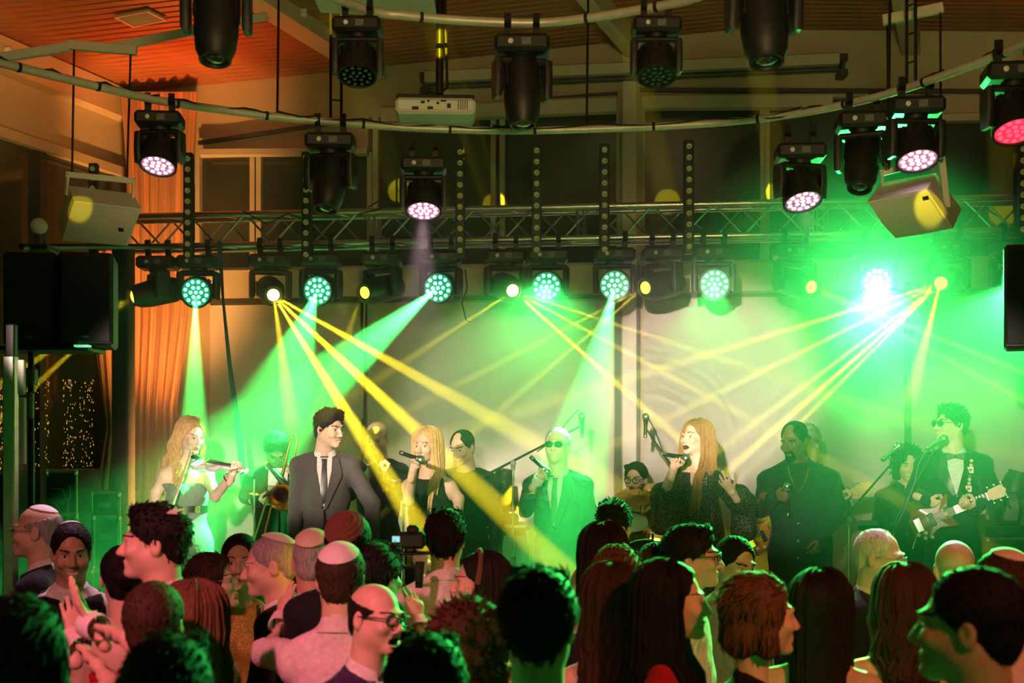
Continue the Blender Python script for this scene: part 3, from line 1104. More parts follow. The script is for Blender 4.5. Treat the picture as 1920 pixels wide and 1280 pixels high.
for px, kind, aim, lens, plate, lab, sc in (
        (296, 'wash', (-.05, -.42, -1), 'led_pink', 'led_pink_dim', 'black wash light with pink LEDs hanging before the orange curtain', .86),
        (628, 'spot', (-.1, -.35, -1), 'lens_off', None, 'dark moving head hanging from the curved pipe left of the projector', .98),
        (794, 'wash', (.0, -.40, -1), 'led_pink', 'led_pink_dim', 'black wash light with pink LEDs hanging just below the projector', .92),
        (1500, 'wash', (.12, -.42, -1), 'led_pink', 'led_pink_dim', 'black wash light with pink LEDs lit above the singer in the collarless jacket', .95),
        (1612, 'spot', (-.22, -.5, -1), 'lens_off', None, 'dark unlit moving head on the curved pipe left of the right white loudspeaker', .95),
        (1722, 'wash', (.02, -.40, -1), 'led_pink', 'led_pink_dim', 'black wash light with pink LEDs hanging just above the right white loudspeaker', .95),
        (1906, 'wash', (.02, -.42, -1), 'led_red', 'led_red', 'wash light with red LEDs at the upper right corner', .95)):
    h_ = near_arc(A1P, px); h_.z -= .075 * sc
    if px in (1500, 794):
        h_.z -= .10
    TIP['a%d' % px] = fixture(kind, h_, aim, lens, lab, None, sc, plate or 'led_pink_dim', rz=math.radians(8 * (960 - px) / 900))
for px, kind, aim, lens, lab, sc in ((985, 'spot', (.03, -.12, -1), 'lens_off', 'moving head pointing straight down from the yellow-lit pipe, top centre', .95),
                                     (660, 'wash', (0, -.35, -1), 'lens_off', 'black wash light hanging at the left end of the yellow-lit pipe', .80),
                                     (1236, 'wash', (0, -.35, -1), 'lens_off', 'black wash light hanging at the right end of the yellow-lit pipe', .80)):
    h_ = near_arc(A2P, px); h_.z -= .075 * sc
    fixture(kind, h_, aim, lens, lab, None, sc, 'lens_off')
# the two near ones, half out of the picture, on their own pipe
for px, py, Y, lab in ((406, 20, 5.3, 'large dark moving head cut off by the top edge, left'), (1432, 8, 4.9, 'large dark moving head cut off by the top edge, right')):
    p_ = P(px, py - 95, Y)
    fixture('spot', p_, (.02, -.22, -1), 'lens_off', lab, None, 1.0, rz=.1)
q_ = [P(406, -85, 5.3) + Vector((0, 0, .075)), P(1432, -87, 4.9) + Vector((0, 0, .075))]
mb = MB(); mb.tube([q_[0] + (q_[0] - q_[1]) * .3, q_[0], q_[1], q_[1] + (q_[1] - q_[0]) * .3], .021, 10)
o = mb.build('lighting_pipe', 'steel', None, q_[0]); tag(o, 'nearest lighting pipe just above the picture holding the two large dark moving heads', 'pipe')

# suspension rods and lines
def line(name, label, pts, r, m='black_metal', cat='cable', n=6):
    pts = [Vector(p) for p in pts]
    mb = MB(); mb.tube(pts, r, n); o_ = mb.build(name, m, None, pts[0]); tag(o_, label, cat); return o_


def ceil_z(x, y):
    r_ = Vector((x, y, 0)) - wpt(0, 0)
    det = WE.x * DC.y - WE.y * DC.x
    u = (r_.x * DC.y - r_.y * DC.x) / det
    return zL + (zRg - zL) * (u - uL) / (uRidge - uL) if u < uRidge else zRg + (zR - zRg) * (u - uRidge) / (uR - uRidge)


for px, lab in ((515, 'black wire holding the curved pipe under the wooden ceiling, left'), (1106, 'twin wire with hook holding the curved pipe at its middle'), (1665, 'thin wire holding the curved pipe at the right')):
    a = near_arc(A1P, px)
    line('hanging_wire', lab, [a, (a.x + .02, a.y, ceil_z(a.x, a.y))], .007)
for px0, px1, lab in ((615, 634, 'slim ladder hanger above the dark moving head left of the projector'), (1694, 1716, 'slim ladder hanger at the right below the white beam')):
    a, b = near_arc(A1P, px0), near_arc(A1P, px1)
    t_ = empty('ladder_hanger', a, lab, 'hanger')
    zc = ceil_z(a.x, a.y)
    for q in (a, b):
        m2 = MB(); m2.tube([Vector((q.x - a.x, q.y - a.y, 0)), Vector((q.x - a.x, q.y - a.y, zc - a.z))], .008, 6); m2.build('rail', 'black_metal', t_)
    k = .12
    while k < zc - a.z:
        m2 = MB(); m2.tube([Vector((0, 0, k)), Vector((b.x - a.x, b.y - a.y, k))], .005, 6); m2.build('rung', 'black_metal', t_)
        k += .14

# hanging white loudspeakers
def hung_speaker(label, Fc, Bc, bow, barp, legs, dotc, lines):
    """Fc front corners TL TR BR BL, Bc back corners likewise"""
    fc = [P(*q) for q in Fc]; bc = [P(*q) for q in Bc]
    cen = sum(fc + bc, Vector()) / 8
    t_ = empty('hanging_loudspeaker', cen, label, 'loudspeaker')
    mb = MB()
    mb.add([q - cen for q in fc + bc], [(0, 3, 2, 1), (4, 5, 6, 7), (0, 1, 5, 4), (1, 2, 6, 5), (2, 3, 7, 6), (3, 0, 4, 7)])
    mb.build('cabinet', 'speaker_white', t_, smooth=False)
    nf = (fc[1] - fc[0]).cross(fc[3] - fc[0]).normalized()
    if nf.y > 0:
        nf = -nf
    m2 = MB()
    n = 12
    vs = []
    for lay in (0, 1):
        for j in range(n + 1):
            for i in range(n + 1):
                u, v = i / n, j / n
                u2 = .025 + .95 * u; v2 = .03 + .94 * v
                q = (fc[0] * (1 - u2) + fc[1] * u2) * (1 - v2) + (fc[3] * (1 - u2) + fc[2] * u2) * v2
                vs.append(q + nf * ((bow * math.sin(math.pi * u) * .3 + .006 + bow * math.sin(math.pi * v)) if lay else -.004) - cen)
    w = n + 1; n1 = w * w
    fs = [(n1 + j * w + i, n1 + (j + 1) * w + i, n1 + (j + 1) * w + i + 1, n1 + j * w + i + 1) for j in range(n) for i in range(n)]
    rim = list(range(w)) + [j * w + n for j in range(1, n + 1)] + [n * w + i for i in range(n - 1, -1, -1)] + [j * w for j in range(n - 1, 0, -1)]
    fs += [(b, a, n1 + a, n1 + b) for a, b in zip(rim, rim[1:] + rim[:1])]
    m2.add(vs, fs); m2.build('grille', 'grille_white', t_)
    m2 = MB()
    u, v = dotc
    q = (fc[0] * (1 - u) + fc[1] * u) * (1 - v) + (fc[3] * (1 - u) + fc[2] * u) * v
    ux = (fc[1] - fc[0]).normalized(); uy = nf.cross(ux)
    m2.prism([(-.014, -.010), (.014, -.010), (.014, .010), (-.014, .010)], q + nf * (.012 + bow * math.sin(math.pi * v) + bow * .3 * math.sin(math.pi * u)) - cen, ux, uy, .004)
    m2.build('badge', 'black_plastic', t_, smooth=False)
    a, b = P(*barp[0]), P(*barp[1])
    for (p0, p1, w_) in [(a, b, .032)] + [(P(*l[0]), P(*l[1]), .032) for l in legs]:
        m2 = MB()
        d = (p1 - p0); M = d.to_track_quat('X', 'Z').to_matrix()
        m2.box((p0 + p1) / 2 - cen, (d.length + .02, .012, w_), M, .002)
        m2.build('bracket', 'speaker_white', t_, smooth=False)
    for k, (p0, p1) in enumerate(lines):
        line('hanging_wire', ('left' if k == 0 else 'right') + ' wire suspending the ' + label.split(',')[0], [P(*p0), P(*p1)], .006, 'black_metal')


hung_speaker('left white loudspeaker, slung before the orange curtain', [(139, 376, 6.85), (265, 391, 6.85), (239, 461, 7.0), (117, 451, 7.0)],
             [(128, 348, 7.05), (250, 363, 7.05), (228, 425, 7.3), (108, 415, 7.3)], .018,
             ((127, 327, 6.98), (250, 339, 6.98)), [((127, 327, 6.98), (124, 362, 7.0)), ((250, 339, 6.98), (249, 372, 7.0))], (.83, .52),
             [((135, 330, 6.98), (139, 92, 6.98)), ((238, 335, 6.98), (245, 100, 6.98))])
hung_speaker('right white loudspeaker, with yellow light spilled on its grille', [(1626, 378, 6.4), (1738, 355, 6.25), (1787, 428, 6.4), (1679, 447, 6.55)],
             [(1652, 342, 6.65), (1755, 324, 6.5), (1803, 392, 6.7), (1700, 420, 6.8)], .02,
             ((1654, 324, 6.55), (1766, 297, 6.45)), [((1654, 324, 6.55), (1655, 343, 6.6)), ((1766, 297, 6.45), (1776, 385, 6.45))], (.93, .12),
             [((1666, 322, 6.55), (1664, 40, 6.55)), ((1764, 297, 6.45), (1763, 20, 6.45))])
# ceiling rails from which they hang
for pts, lab in ((((-60, 118, 7.0), (130, 88, 6.98)), 'beige steel rail under the left ceiling'), (((128, 84, 6.98), (256, 95, 6.98)), 'short beige cross rail holding the left white loudspeaker'),
                 (((195, 92, 7.4), (500, 30, 8.0)), 'long beige rail running up under the wooden ceiling'), (((1655, 38, 6.5), (1768, 14, 6.45)), 'beige cross rail holding the right white loudspeaker')):
    a, b = P(*pts[0]), P(*pts[1])
    mb = MB(); d = b - a; mb.box((a + b) / 2, (d.length, .035, .05), d.to_track_quat('X', 'Z').to_matrix(), .003)
    o = mb.build('ceiling_rail', 'blind', None, a, smooth=False); tag(o, lab, 'rail')

# projector on its pole
pc = P(817, 210, 7.0)
t_ = empty('projector', pc, 'white video projector hanging from a black ceiling pole, top centre', 'projector')
mb = MB(); mb.box((0, 0, 0), (.43, .30, .082), Matrix.Rotation(.05, 3, 'Z'), .018); mb.build('body', 'speaker_white', t_)
mb = MB(); mb.box((0, 0, .050), (.42, .26, .022), Matrix.Rotation(.05, 3, 'Z'), .006); mb.build('top_plate', 'black_metal', t_)
mb = MB(); mb.box((0, -.02, -.045), (.40, .27, .012), Matrix.Rotation(.05, 3, 'Z'), .005); mb.build('underside', 'grille_white', t_)
for x, z, w, h in ((-.10, -.02, .035, .016), (-.02, -.018, .03, .014), (-.06, .012, .022, .012), (.02, .008, .014, .012), (.08, -.006, .02, .024), (-.03, .018, .012, .010), (.05, .020, .03, .008)):
    mb = MB(); mb.box((x, -.152 + x * .05, z), (w, .008, h)); mb.build('port', 'black_plastic', t_, smooth=False)
for k in range(5):
    mb = MB(); mb.box((.13 + .012 * k, -.150, 0), (.005, .008, .05)); mb.build('vent', 'grey_plastic', t_, smooth=False)
mb = MB(); mb.tube([(.02, 0, .055), (.03, 0, ceil_z(pc.x, pc.y) - pc.z)], .022, 12); mb.build('pole', 'black_metal', t_)
mb = MB(); mb.tube([(-.06, -.08, .065), (-.03, -.12, .075), (.03, -.10, .075), (.065, -.05, .12), (.06, -.03, .3), (.045, -.02, .8)], .008, 6); mb.build('cable', 'rubber', t_)
# white acoustic board cut off by the top edge
mb = MB(); p_ = P(700, -6, 6.3); mb.box(p_, (.60, .5, .02), Matrix.Rotation(.06, 3, 'Y'), .004)
o = mb.build('ceiling_board', 'off_white', None, p_, smooth=False); tag(o, 'pale flat ceiling board cut off by the top edge beside the projector pole', 'board')
# small white sensors on the beams
pxof = lambda q: q.x / q.y * F + 960
for k, (px, lab) in enumerate(((568, 'small white sensor box on the beam left of the pale ceiling board'), (12, 'small white sensor box on the far left beam'))):
    sd_ = DC.cross(Vector((0, 0, 1))).normalized()
    sd_ = -sd_ if sd_.x < 0 else sd_
    c_ = [(PW(705, 150) + sd_ * .115 + Vector((0, 0, .10)) if k == 0 else pL + nL * .155 + Vector((0, 0, zL - .12))) + DC * (i * .05) for i in range(90)]
    p_ = min(c_, key=lambda q: abs(pxof(q) - px))
    mb = MB(); mb.box((0, 0, 0), (.045, .045, .07), None, .005); o = mb.build('sensor', 'speaker_white'); o.location = p_; tag(o, lab, 'sensor')
    m2 = MB(); m2.ball((0, -.022, -.012), .012, 10); m2.build('lens', 'grille_white', o)

# PA loudspeakers, left and right
def pa(px0, px1, py0, py1, Y, depth, label, rz=0.):
    a, b = P(px0, py1, Y), P(px1, py0, Y)
    w, h = b.x - a.x, b.z - a.z
    t_ = empty('loudspeaker', ((a.x + b.x) / 2, Y + depth / 2, a.z), label, 'loudspeaker', rz=rz)
    mb = MB(); mb.box((0, 0, h / 2), (w, depth, h), None, .014); mb.build('cabinet', 'black_plastic', t_)
    mb = MB(); mb.box((0, -depth / 2 - .004, h / 2), (w * .90, .012, h * .93), None, .006); mb.build('grille', 'grille_black', t_)
    mb = MB(); mb.box((0, -depth / 2 - .012, h * .09), (.034, .004, .012)); mb.build('badge', 'grey_plastic', t_)
    return t_


pa(-2, 94, 472, 648, 6.6, .32, 'left black loudspeaker of the pair on the high stand', rz=.16)
pa(98, 197, 472, 647, 6.6, .32, 'right black loudspeaker of the pair on the high stand, beside the curtain', rz=.22)
pa(1901, 2010, 455, 652, 5.9, .20, 'black loudspeaker at the right edge of the picture', rz=-.36)
t_ = empty('speaker_stand', P(65, 850, 6.75) * 1, 'black pole stand with cross bar carrying the two black loudspeakers', 'stand')
t_.location.z = 0
mb = MB(); mb.box((.02, 0, P(0, 656, 6.75).z), (.62, .30, .022), None, .004); mb.build('cross_bar', 'black_metal', t_)
mb = MB(); mb.tube([(0, -.05, .02), (0, -.05, P(0, 656, 6.75).z)], .016, 10); mb.build('pole', 'black_metal', t_)
mb = MB(); mb.box((0, -.07, 2.35), (.07, .07, .09), None, .01); mb.box((-.05, -.07, 2.2), (.14, .05, .14), None, .012); mb.build('clamp_box', 'grey_plastic', t_)
for a in (30, 150, 270):
    mb = MB(); c, s_ = math.cos(math.radians(a)), math.sin(math.radians(a)); mb.tube([(0, -.05, .7), (.5 * c, -.05 + .5 * s_, .02)], .012, 8); mb.build('leg', 'black_metal', t_)
mb = MB(); mb.box((.31, -.17, P(0, 653, 6.75).z - .002), (.075, .05, .010)); mb.build('indicator', 'led_green_small', t_)
t_ = empty('speaker_stand', P(1960, 850, 6.05), 'black pole stand under the loudspeaker at the right edge', 'stand'); t_.location.z = 0
mb = MB(); mb.tube([(0, 0, .02), (0, 0, P(0, 652, 5.9).z)], .018, 10); mb.build('pole', 'black_metal', t_)
for a in (30, 150, 270):
    mb = MB(); c, s_ = math.cos(math.radians(a)), math.sin(math.radians(a)); mb.tube([(0, 0, .7), (.5 * c, .5 * s_, .02)], .012, 8); mb.build('leg', 'black_metal', t_)
# winch tower mast at the far left
t_ = empty('lifting_mast', P(28, 850, 5.9), 'silver lifting mast at the far left edge below the black loudspeakers', 'mast'); t_.location.z = 0
zz = lambda py: P(0, py, 5.9).z
mb = MB(); mb.box((-.02, 0, zz(850) / 2 + .25), (.055, .06, zz(850) + .4), None, .006); mb.build('outer_mast', 'steel', t_)
mb = MB(); mb.box((-.02, .01, (zz(850) + zz(668)) / 2), (.045, .045, zz(668) - zz(850) + .3), None, .006); mb.build('inner_mast', 'black_metal', t_)
mb = MB(); mb.box((.035, -.01, (zz(675) + zz(740)) / 2), (.030, .03, zz(675) - zz(740)), None, .004); mb.build('tube_holder', 'speaker_white', t_)
mb = MB(); mb.box((.04, -.01, (zz(745) + zz(870)) / 2), (.026, .03, zz(745) - zz(870)), None, .004); mb.build('white_tube', 'speaker_white', t_)
for a in (20, 140, 260):
    mb = MB(); c, s_ = math.cos(math.radians(a)), math.sin(math.radians(a)); mb.tube([(0, 0, .45), (.5 * c, .5 * s_, .02)], .015, 8); mb.build('leg', 'steel', t_)
# round lamp/speaker on the left
p_ = P(73, 424, 7.4); t_ = empty('globe_lamp', p_, 'small pale round lamp left of the left white loudspeaker', 'lamp')
mb = MB(); mb.ball((0, 0, 0), .048, 20); mb.build('globe', 'speaker_white', t_)
mb = MB(); mb.tube([(.02, .02, -.03), (.025, .03, -.115)], .008, 8); mb.build('stem', 'black_metal', t_)
mb = MB(); mb.box((.0, .15, -.118), (.10, .32, .03), None, .004); mb.build('mount', 'black_metal', t_)
a_ = P(50, 460, 7.4)
o = line('mounting_bar', 'dark steel bar running behind the left white loudspeaker to the truss', [P(40, 462, 7.45), P(330, 462, 9.3)], .02, 'black_metal', 'bar')
# straps
def strap(label, pts, mt, off):
    mb = MB(); vs, fs = [], []
    for lay in (0, 1):
        for (px, py, w) in pts:
            for s_ in (-.5, .5):
                vs.append(PW(px + w * s_, py, off + lay * .006))
    n = len(pts)
    for i in range(n - 1):
        a = 2 * i; b = 2 * n + 2 * i
        fs += [(a, a + 2, a + 3, a + 1), (b, b + 1, b + 3, b + 2), (a, b, b + 2, a + 2), (a + 1, a + 3, b + 3, b + 1)]
    fs += [(0, 1, 2 * n + 1, 2 * n), (2 * n - 2, 4 * n - 2, 4 * n - 1, 2 * n - 1)]
    mb.add(vs, fs); o_ = mb.build('strap', mt, None, PW(pts[0][0], pts[0][1], off), smooth=False); tag(o_, label, 'strap'); return o_


strap('long dark blue lashing strap hanging from the truss before the wall', [(411, 450, 10), (418, 560, 5), (430, 680, 8), (441, 760, 11), (452, 850, 13), (460, 930, 14)], 'strap_blue', 1.70)
strap('short white strap hanging against the wall panel joint', [(684, 566, 3), (680, 680, 6), (675, 785, 11)], 'off_white', .044)
# loose cables under the truss
for k, pts in enumerate([[(872, 505), (876, 540), (866, 568), (874, 600), (882, 604)], [(1640, 375), (1700, 410), (1720, 395), (1800, 420), (1850, 392), (1870, 405)], [(690, 388), (720, 372), (745, 380), (700, 395), (668, 402)], [(455, 395), (500, 420), (540, 400), (590, 420)]]):
    o = line('cable', ['thin black cable dangling below the middle of the truss', 'black cable looped over the truss at the right', 'black cable coiled on top of the truss left of centre', 'dark cable drooping inside the truss at the left'][k],
             [PT(a, b, .05) for a, b in pts], .006, 'rubber')

# golden reflections in the dark side glass, put in as glowing specks
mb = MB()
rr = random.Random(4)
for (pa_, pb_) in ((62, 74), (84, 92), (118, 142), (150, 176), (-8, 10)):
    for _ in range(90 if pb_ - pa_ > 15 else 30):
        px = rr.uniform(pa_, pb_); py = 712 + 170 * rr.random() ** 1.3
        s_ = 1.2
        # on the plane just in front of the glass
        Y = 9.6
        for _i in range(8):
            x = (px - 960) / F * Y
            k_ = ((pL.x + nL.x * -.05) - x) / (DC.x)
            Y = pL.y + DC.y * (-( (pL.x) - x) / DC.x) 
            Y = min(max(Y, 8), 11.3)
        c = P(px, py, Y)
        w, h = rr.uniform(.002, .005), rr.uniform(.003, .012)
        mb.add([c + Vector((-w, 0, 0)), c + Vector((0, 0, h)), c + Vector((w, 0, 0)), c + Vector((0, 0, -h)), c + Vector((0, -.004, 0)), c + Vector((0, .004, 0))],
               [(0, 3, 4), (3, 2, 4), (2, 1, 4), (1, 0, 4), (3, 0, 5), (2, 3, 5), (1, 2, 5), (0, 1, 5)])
o = mb.build('glowing_reflections', 'reflection_glow', None, (0, 0, 0), smooth=False); tag(o, 'tiny golden reflections in the dark window at the left, made as glowing specks', 'reflections', kind='stuff')


# ---------------------------------------------------------------- the beams of the stage lights on the truss
def beam_light(key, tgt, col, pw, size, blend=.25, rad=.012):
    pw = pw * (1.15 if col is GREEN else 1.5)
    lamp('beam', 'SPOT', TIP[key][1] + (Vector(tgt) - TIP[key][1]).normalized() * .02, tgt, col, pw, size, blend, rad)


for px, tgt, pw, sz in ((372, (362, 1000, 9.2), 13000, 12), (602, (470, 900, 9.5), 4500, 40), (827, (540, 770, 8.9), 11000, 21), (1027, (960, 900, 6.0), 800, 34), (1152, (1080, 860, 8.2), 7000, 16),
                        (1338, (1300, 900, 6.0), 350, 24), (1640, (1650, 960, 4.6), 6500, 18), (1640, (1640, 780, 4.6), 1700, 50), (1900, (1800, 900, 6.4), 1800, 34)):
    beam_light(px, P(*tgt), GREEN, pw, sz, .4)
YB = {507: [((731, 903, 8.0), 30000, 3.6), ((890, 910, 8.4), 30000, 4.2), ((905, 775, 9.7), 34000, 4.6)],
      717: [((538, 890, 9.4), 20000, 1.4), ((556, 890, 9.4), 20000, 1.2), ((578, 890, 9.4), 20000, 1.2)],
      948: [((1359, 900, 8.6), 30000, 2.6), ((1500, 836, 8.8), 22000, 2.2), ((1620, 760, 9), 22000, 2.2)],
      1776: [((1345, 900, 9.2), 60000, 2.2), ((1392, 900, 9.2), 50000, 1.8), ((1300, 880, 9.2), 40000, 2.0), ((1300, 672, 9.5), 36000, 2.4), ((1380, 720, 9.4), 36000, 2.2)],
      1490: [((1900, 740, 8.8), 14000, 2), ((1900, 690, 8.8), 14000, 2)],
      1242: [((860, 720, 9.2), 14000, 2.4), ((840, 850, 9.2), 14000, 2.6)],
      297: [((150, 620, 9.0), 9000, 1.8), ((150, 645, 9.0), 9000, 1.8)]}
for k, l in YB.items():
    for tgt, pw, sz in l:
        beam_light(k, P(*tgt), YEL, pw, sz, .6, .008)
for k, tgt, pw, sz in ((1776, (1632, 1040, 5.05), 4500, 2.2), (507, (586, 1070, 5.1), 4500, 2.2), (948, (166, 1062, 5.05), 4500, 1.6)):
    beam_light(k, P(*tgt), YEL, pw, sz, .5, .008)
for k in (296, 794, 1500, 1722):
    a_ = TIP['a%d' % k]
    lamp('beam', 'SPOT', a_[1], a_[1] + (a_[1] - a_[0]) * 20, (1., .55, .72), 160, 26, .5, .03)


# ---------------------------------------------------------------- heads, hair, hands: each shape made once, then posed
def head_mesh(sex, mouth, res):
    f = sex == 'f'
    s = Sdf(.022)
    s.ell((0, .018, .035), (.074, .096, .083))
    s.ell((0, -.035, -.026), (.060 if f else .063, .060, .082))
    jw = .044 if f else .052
    s.cone((0, -.022, -.055), (0, -.062, -.088), jw, .022 if f else .028)
    for x in (-1, 1):
        s.ell((x * (.040 if f else .046), -.006, -.052), (.022, .034, .030))
        s.ell((x * .040, -.070, -.026), (.022, .022, .020), k=.02)
    s.cone((-.034, -.085, .021), (.034, -.085, .021), .009 if f else .012, .009 if f else .012, k=.016)
    for x in (-1, 1):
        s.ell((x * .031, -.108, .002), (.019, .018, .011), k=.012, op=-1)
    nl = .9 if f else 1.05
    s.cone((0, -.090, .012), (0, -.098 - .016 * nl, -.032), .0065, .0115 * nl, k=.010)
    for x in (-1, 1):
        s.ell((x * .011 * nl, -.101, -.037), (.008 * nl, .011, .008), k=.008)
    s.ell((0, -.080, -.099), (.020, .020, .016), k=.02)
    if mouth == 'closed':
        s.cone((-.021, -.088, -.063), (.021, -.088, -.063), .0065, .0065, k=.008)
        s.ell((0, -.097, -.061), (.012, .006, .006), k=.008)
        s.cone((-.017, -.089, -.074), (.017, -.089, -.074), .0075, .0075, k=.008)
        s.ell((0, -.104, -.0685), (.024, .006, .0016), k=.004, op=-1)
    elif mouth == 'smile':
        s.cone((-.026, -.086, -.060), (0, -.094, -.066), .006, .007, k=.008)
        s.cone((.026, -.086, -.060), (0, -.094, -.066), .006, .007, k=.008)
        s.cone((-.022, -.088, -.071), (0, -.092, -.079), .006, .0075, k=.008)
        s.cone((.022, -.088, -.071), (0, -.092, -.079), .006, .0075, k=.008)
        s.ell((0, -.098, -.070), (.025, .012, .0050), k=.004, op=-1)
        for x in (-1, 1):
            s.ell((x * .040, -.076, -.036), (.017, .017, .014), k=.018)
    else:
        s.cone((-.019, -.088, -.058), (.019, -.088, -.058), .0065, .0065, k=.008)
        s.cone((-.016, -.084, -.086), (.016, -.084, -.086), .0075, .0075, k=.008)
        s.ell((0, -.098, -.071), (.018, .026, .0120), k=.005, op=-1)
    for x in (-1, 1):
        s.ell((x * .077, .014, -.008), (.010, .019, .031), k=.008)
        s.ell((x * .086, .008, -.006), (.007, .010, .017), k=.006, op=-1)
    nr = .050 if f else .060
    s.cone((0, .022, -.05), (0, .030, -.19), nr, nr + .004, k=.03)
    V, Q = s.mesh(res)
    c = V[Q].mean(1)
    mi = np.zeros(len(Q), int)
    lip = (np.abs(c[:, 0]) < .024) & (c[:, 2] < -.0565) & (c[:, 2] > (-.092 if mouth == 'open' else -.082)) & (c[:, 1] < -.0865)
    if mouth == 'open':
        lip &= (np.abs(c[:, 0]) < .021)
    mi[lip] = 1
    if mouth != 'closed':
        rz = .0050 if mouth == 'smile' else .0125
        zc = -.070 if mouth == 'smile' else -.071
        ins = ((c[:, 0] / .0255) ** 2 + ((c[:, 2] - zc) / (rz * 1.08)) ** 2 < 1) & (c[:, 1] > -.0935) & (c[:, 1] < -.05)
        mi[ins] = 2
    return V, Q, mi


HEADS = {}


def get_head(sex, mouth, res=.0046):
    if (sex, mouth, res) not in HEADS:
        V, Q, mi = head_mesh(sex, mouth, res)
        HEADS[sex, mouth, res] = (V, Q, mi, BVHTree.FromPolygons([tuple(p) for p in V], [tuple(int(i) for i in q) for q in Q]))
    return HEADS[sex, mouth, res]


HAIRS = {}


def get_hair(style):
    if style in HAIRS:
        return HAIRS[style]
    s = Sdf(.012)
    t = {'short': .010, 'full': .019, 'buzz': .004, 'horseshoe': .004, 'receding': .007, 'quiff': .012, 'cap': .012, 'bun': .010,
         'bob': .016, 'curly': .022, 'spiky': .016, 'side': .014}[style]
    s.ell((0, .018, .035), (.074 + t, .096 + t, .083 + t))
    s.ell((0, .058, -.018), (.060 + t * .4, .047 + t * .6, .066))
    if style == 'full':
        s.cone((-.045, -.055, .105), (.045, -.050, .105), .024, .024, k=.02)
    if style in ('quiff',):
        s.cone((-.036, -.054, .100), (.036, -.048, .102), .018, .020, k=.03)
        s.ell((0, -.01, .108), (.06, .07, .022), k=.03)
    if style == 'side':
        s.cone((-.05, -.060, .098), (.05, -.064, .088), .022, .022, k=.02)
        s.cone((.05, -.060, .09), (.066, -.048, .045), .016, .010, k=.02)
    if style in ('bob', 'curly'):
        for x in (-1, 1):
            s.cone((x * .066, .01, .02), (x * .074, .0, -.085), .032, .036, k=.03)
        s.ell((0, .06, -.06), (.08, .06, .07), k=.03)
    if style == 'curly':
        r = np.random.default_rng(3)
        for i in range(120):
            v = r.normal(size=3); v /= np.linalg.norm(v)
            if v[1] < -.45 and v[2] < .55:
                continue
            s.ell(np.array((0, .022, .02)) + v * np.array((.095, .115, .105)), [.017 + r.uniform(0, .008)] * 3, k=.008)
    if style == 'bun':
        s.ell((0, .125, .02), (.045, .042, .042), k=.012)
    if style == 'spiky':
        r = np.random.default_rng(5)
        for i in range(60):
            v = r.normal(size=3); v[2] = abs(v[2]) + .2; v /= np.linalg.norm(v)
            a = np.array((0, .018, .035)) + v * np.array((.08, .10, .09))
            s.cone(a, a + v * .022 + r.normal(size=3) * .008, .014, .005, k=.01)
    # the face, ears and nape stay free
    low = {'receding': (.092, .125, .150), 'horseshoe': (.09, .12, .13), 'full': (.088, .110, .122), 'quiff': (.086, .11, .125), 'cap': (.088, .118, .150), 'bun': (.09, .118, .150)}.get(style, (.088, .116, .152))
    s.ell((0, -.128, -.045), low, k=.008, op=-1)
    if style in ('receding',):
        s.ell((0, -.09, .115), (.052, .07, .045), k=.02, op=-1)
    if style == 'horseshoe':
        s.ell((0, -.03, .115), (.105, .142, .098), k=.008, op=-1)
    if style not in ('bob', 'curly'):
        for x in (-1, 1):
            s.ell((x * .090, -.002, -.036), (.030, .034, .044), k=.006, op=-1)
        n = np.array((0, -.62, -.78))
        s.clip((0, .085, -.082), n)
        s.clip((0, 0, -.085), (0, 0, -1))
    else:
        s.clip((0, 0, -.125), (0, 0, -1))
    V, Q = s.mesh(.0088)
    N = vnormals(V, Q)
    amp = {'buzz': .0006, 'curly': .005, 'horseshoe': .001, 'bun': .0015}.get(style, .0022)
    V = V + N * (amp * wob(V * np.array((1.6, .5, .8)), 190, 3))[:, None]
    HAIRS[style] = (V, Q)
    return HAIRS[style]


TUFTS = {}


def get_tufts(style):
    """short locks combed back and down over the hair, so that the outline is hair and not a cap"""
    if style in TUFTS:
        return TUFTS[style]
    V, Q = get_hair(style)
    N = vnormals(V, Q)
    r = np.random.default_rng(11)
    L, n, lift = {'buzz': (.006, 60, .4), 'horseshoe': (.012, 160, .3), 'curly': (.03, 420, .9), 'spiky': (.035, 420, .9), 'full': (.034, 420, .35),
                  'quiff': (.032, 420, .45), 'bob': (.05, 420, .15), 'bun': (.03, 260, .05), 'cap': (.03, 10, .1)}.get(style, (.022, 420, .30))
    out = N[:, 1] > -.97
    ids = r.choice(np.where((V[:, 2] > -.075) & out)[0], n)
    vs, fs = [], []
    for i in ids:
        p, nn = V[i], N[i]
        fl = np.array((r.normal() * .35, .75 if p[2] > .06 else .35, -.25 - .9 * max(0, .10 - p[2]) / .1))
        if style in ('quiff', 'full', 'side') and p[1] < -.02 and p[2] > .06:
            fl = np.array((.7 + r.normal() * .3, .35, .5))
        if style in ('curly', 'spiky'):
            fl = r.normal(size=3) + np.array((0, 0, .3))
        t = fl - nn * (fl @ nn)
        t = unit(t) * (1 - lift) + nn * lift
        sd = unit(np.cross(nn, t))
        l = L * r.uniform(.6, 1.3)
        w = .0045 if style != 'bob' else .007
        b0 = len(vs)
        for k, (f_, ww) in enumerate(((0, 1.), (.5, .9), (1., .12))):
            c = p - nn * .003 + t * l * f_ - nn * (.004 * f_ * f_) * (lift < .5)
            vs += [c + sd * w * ww, c + nn * w * .6 * ww, c - sd * w * ww]
        for k in range(2):
            for j in range(3):
                j2 = (j + 1) % 3
                fs.append((b0 + k * 3 + j, b0 + k * 3 + j2, b0 + k * 3 + 3 + j2, b0 + k * 3 + 3 + j))
    TUFTS[style] = (np.array(vs), np.array(fs))
    return TUFTS[style]


HANDS = {}


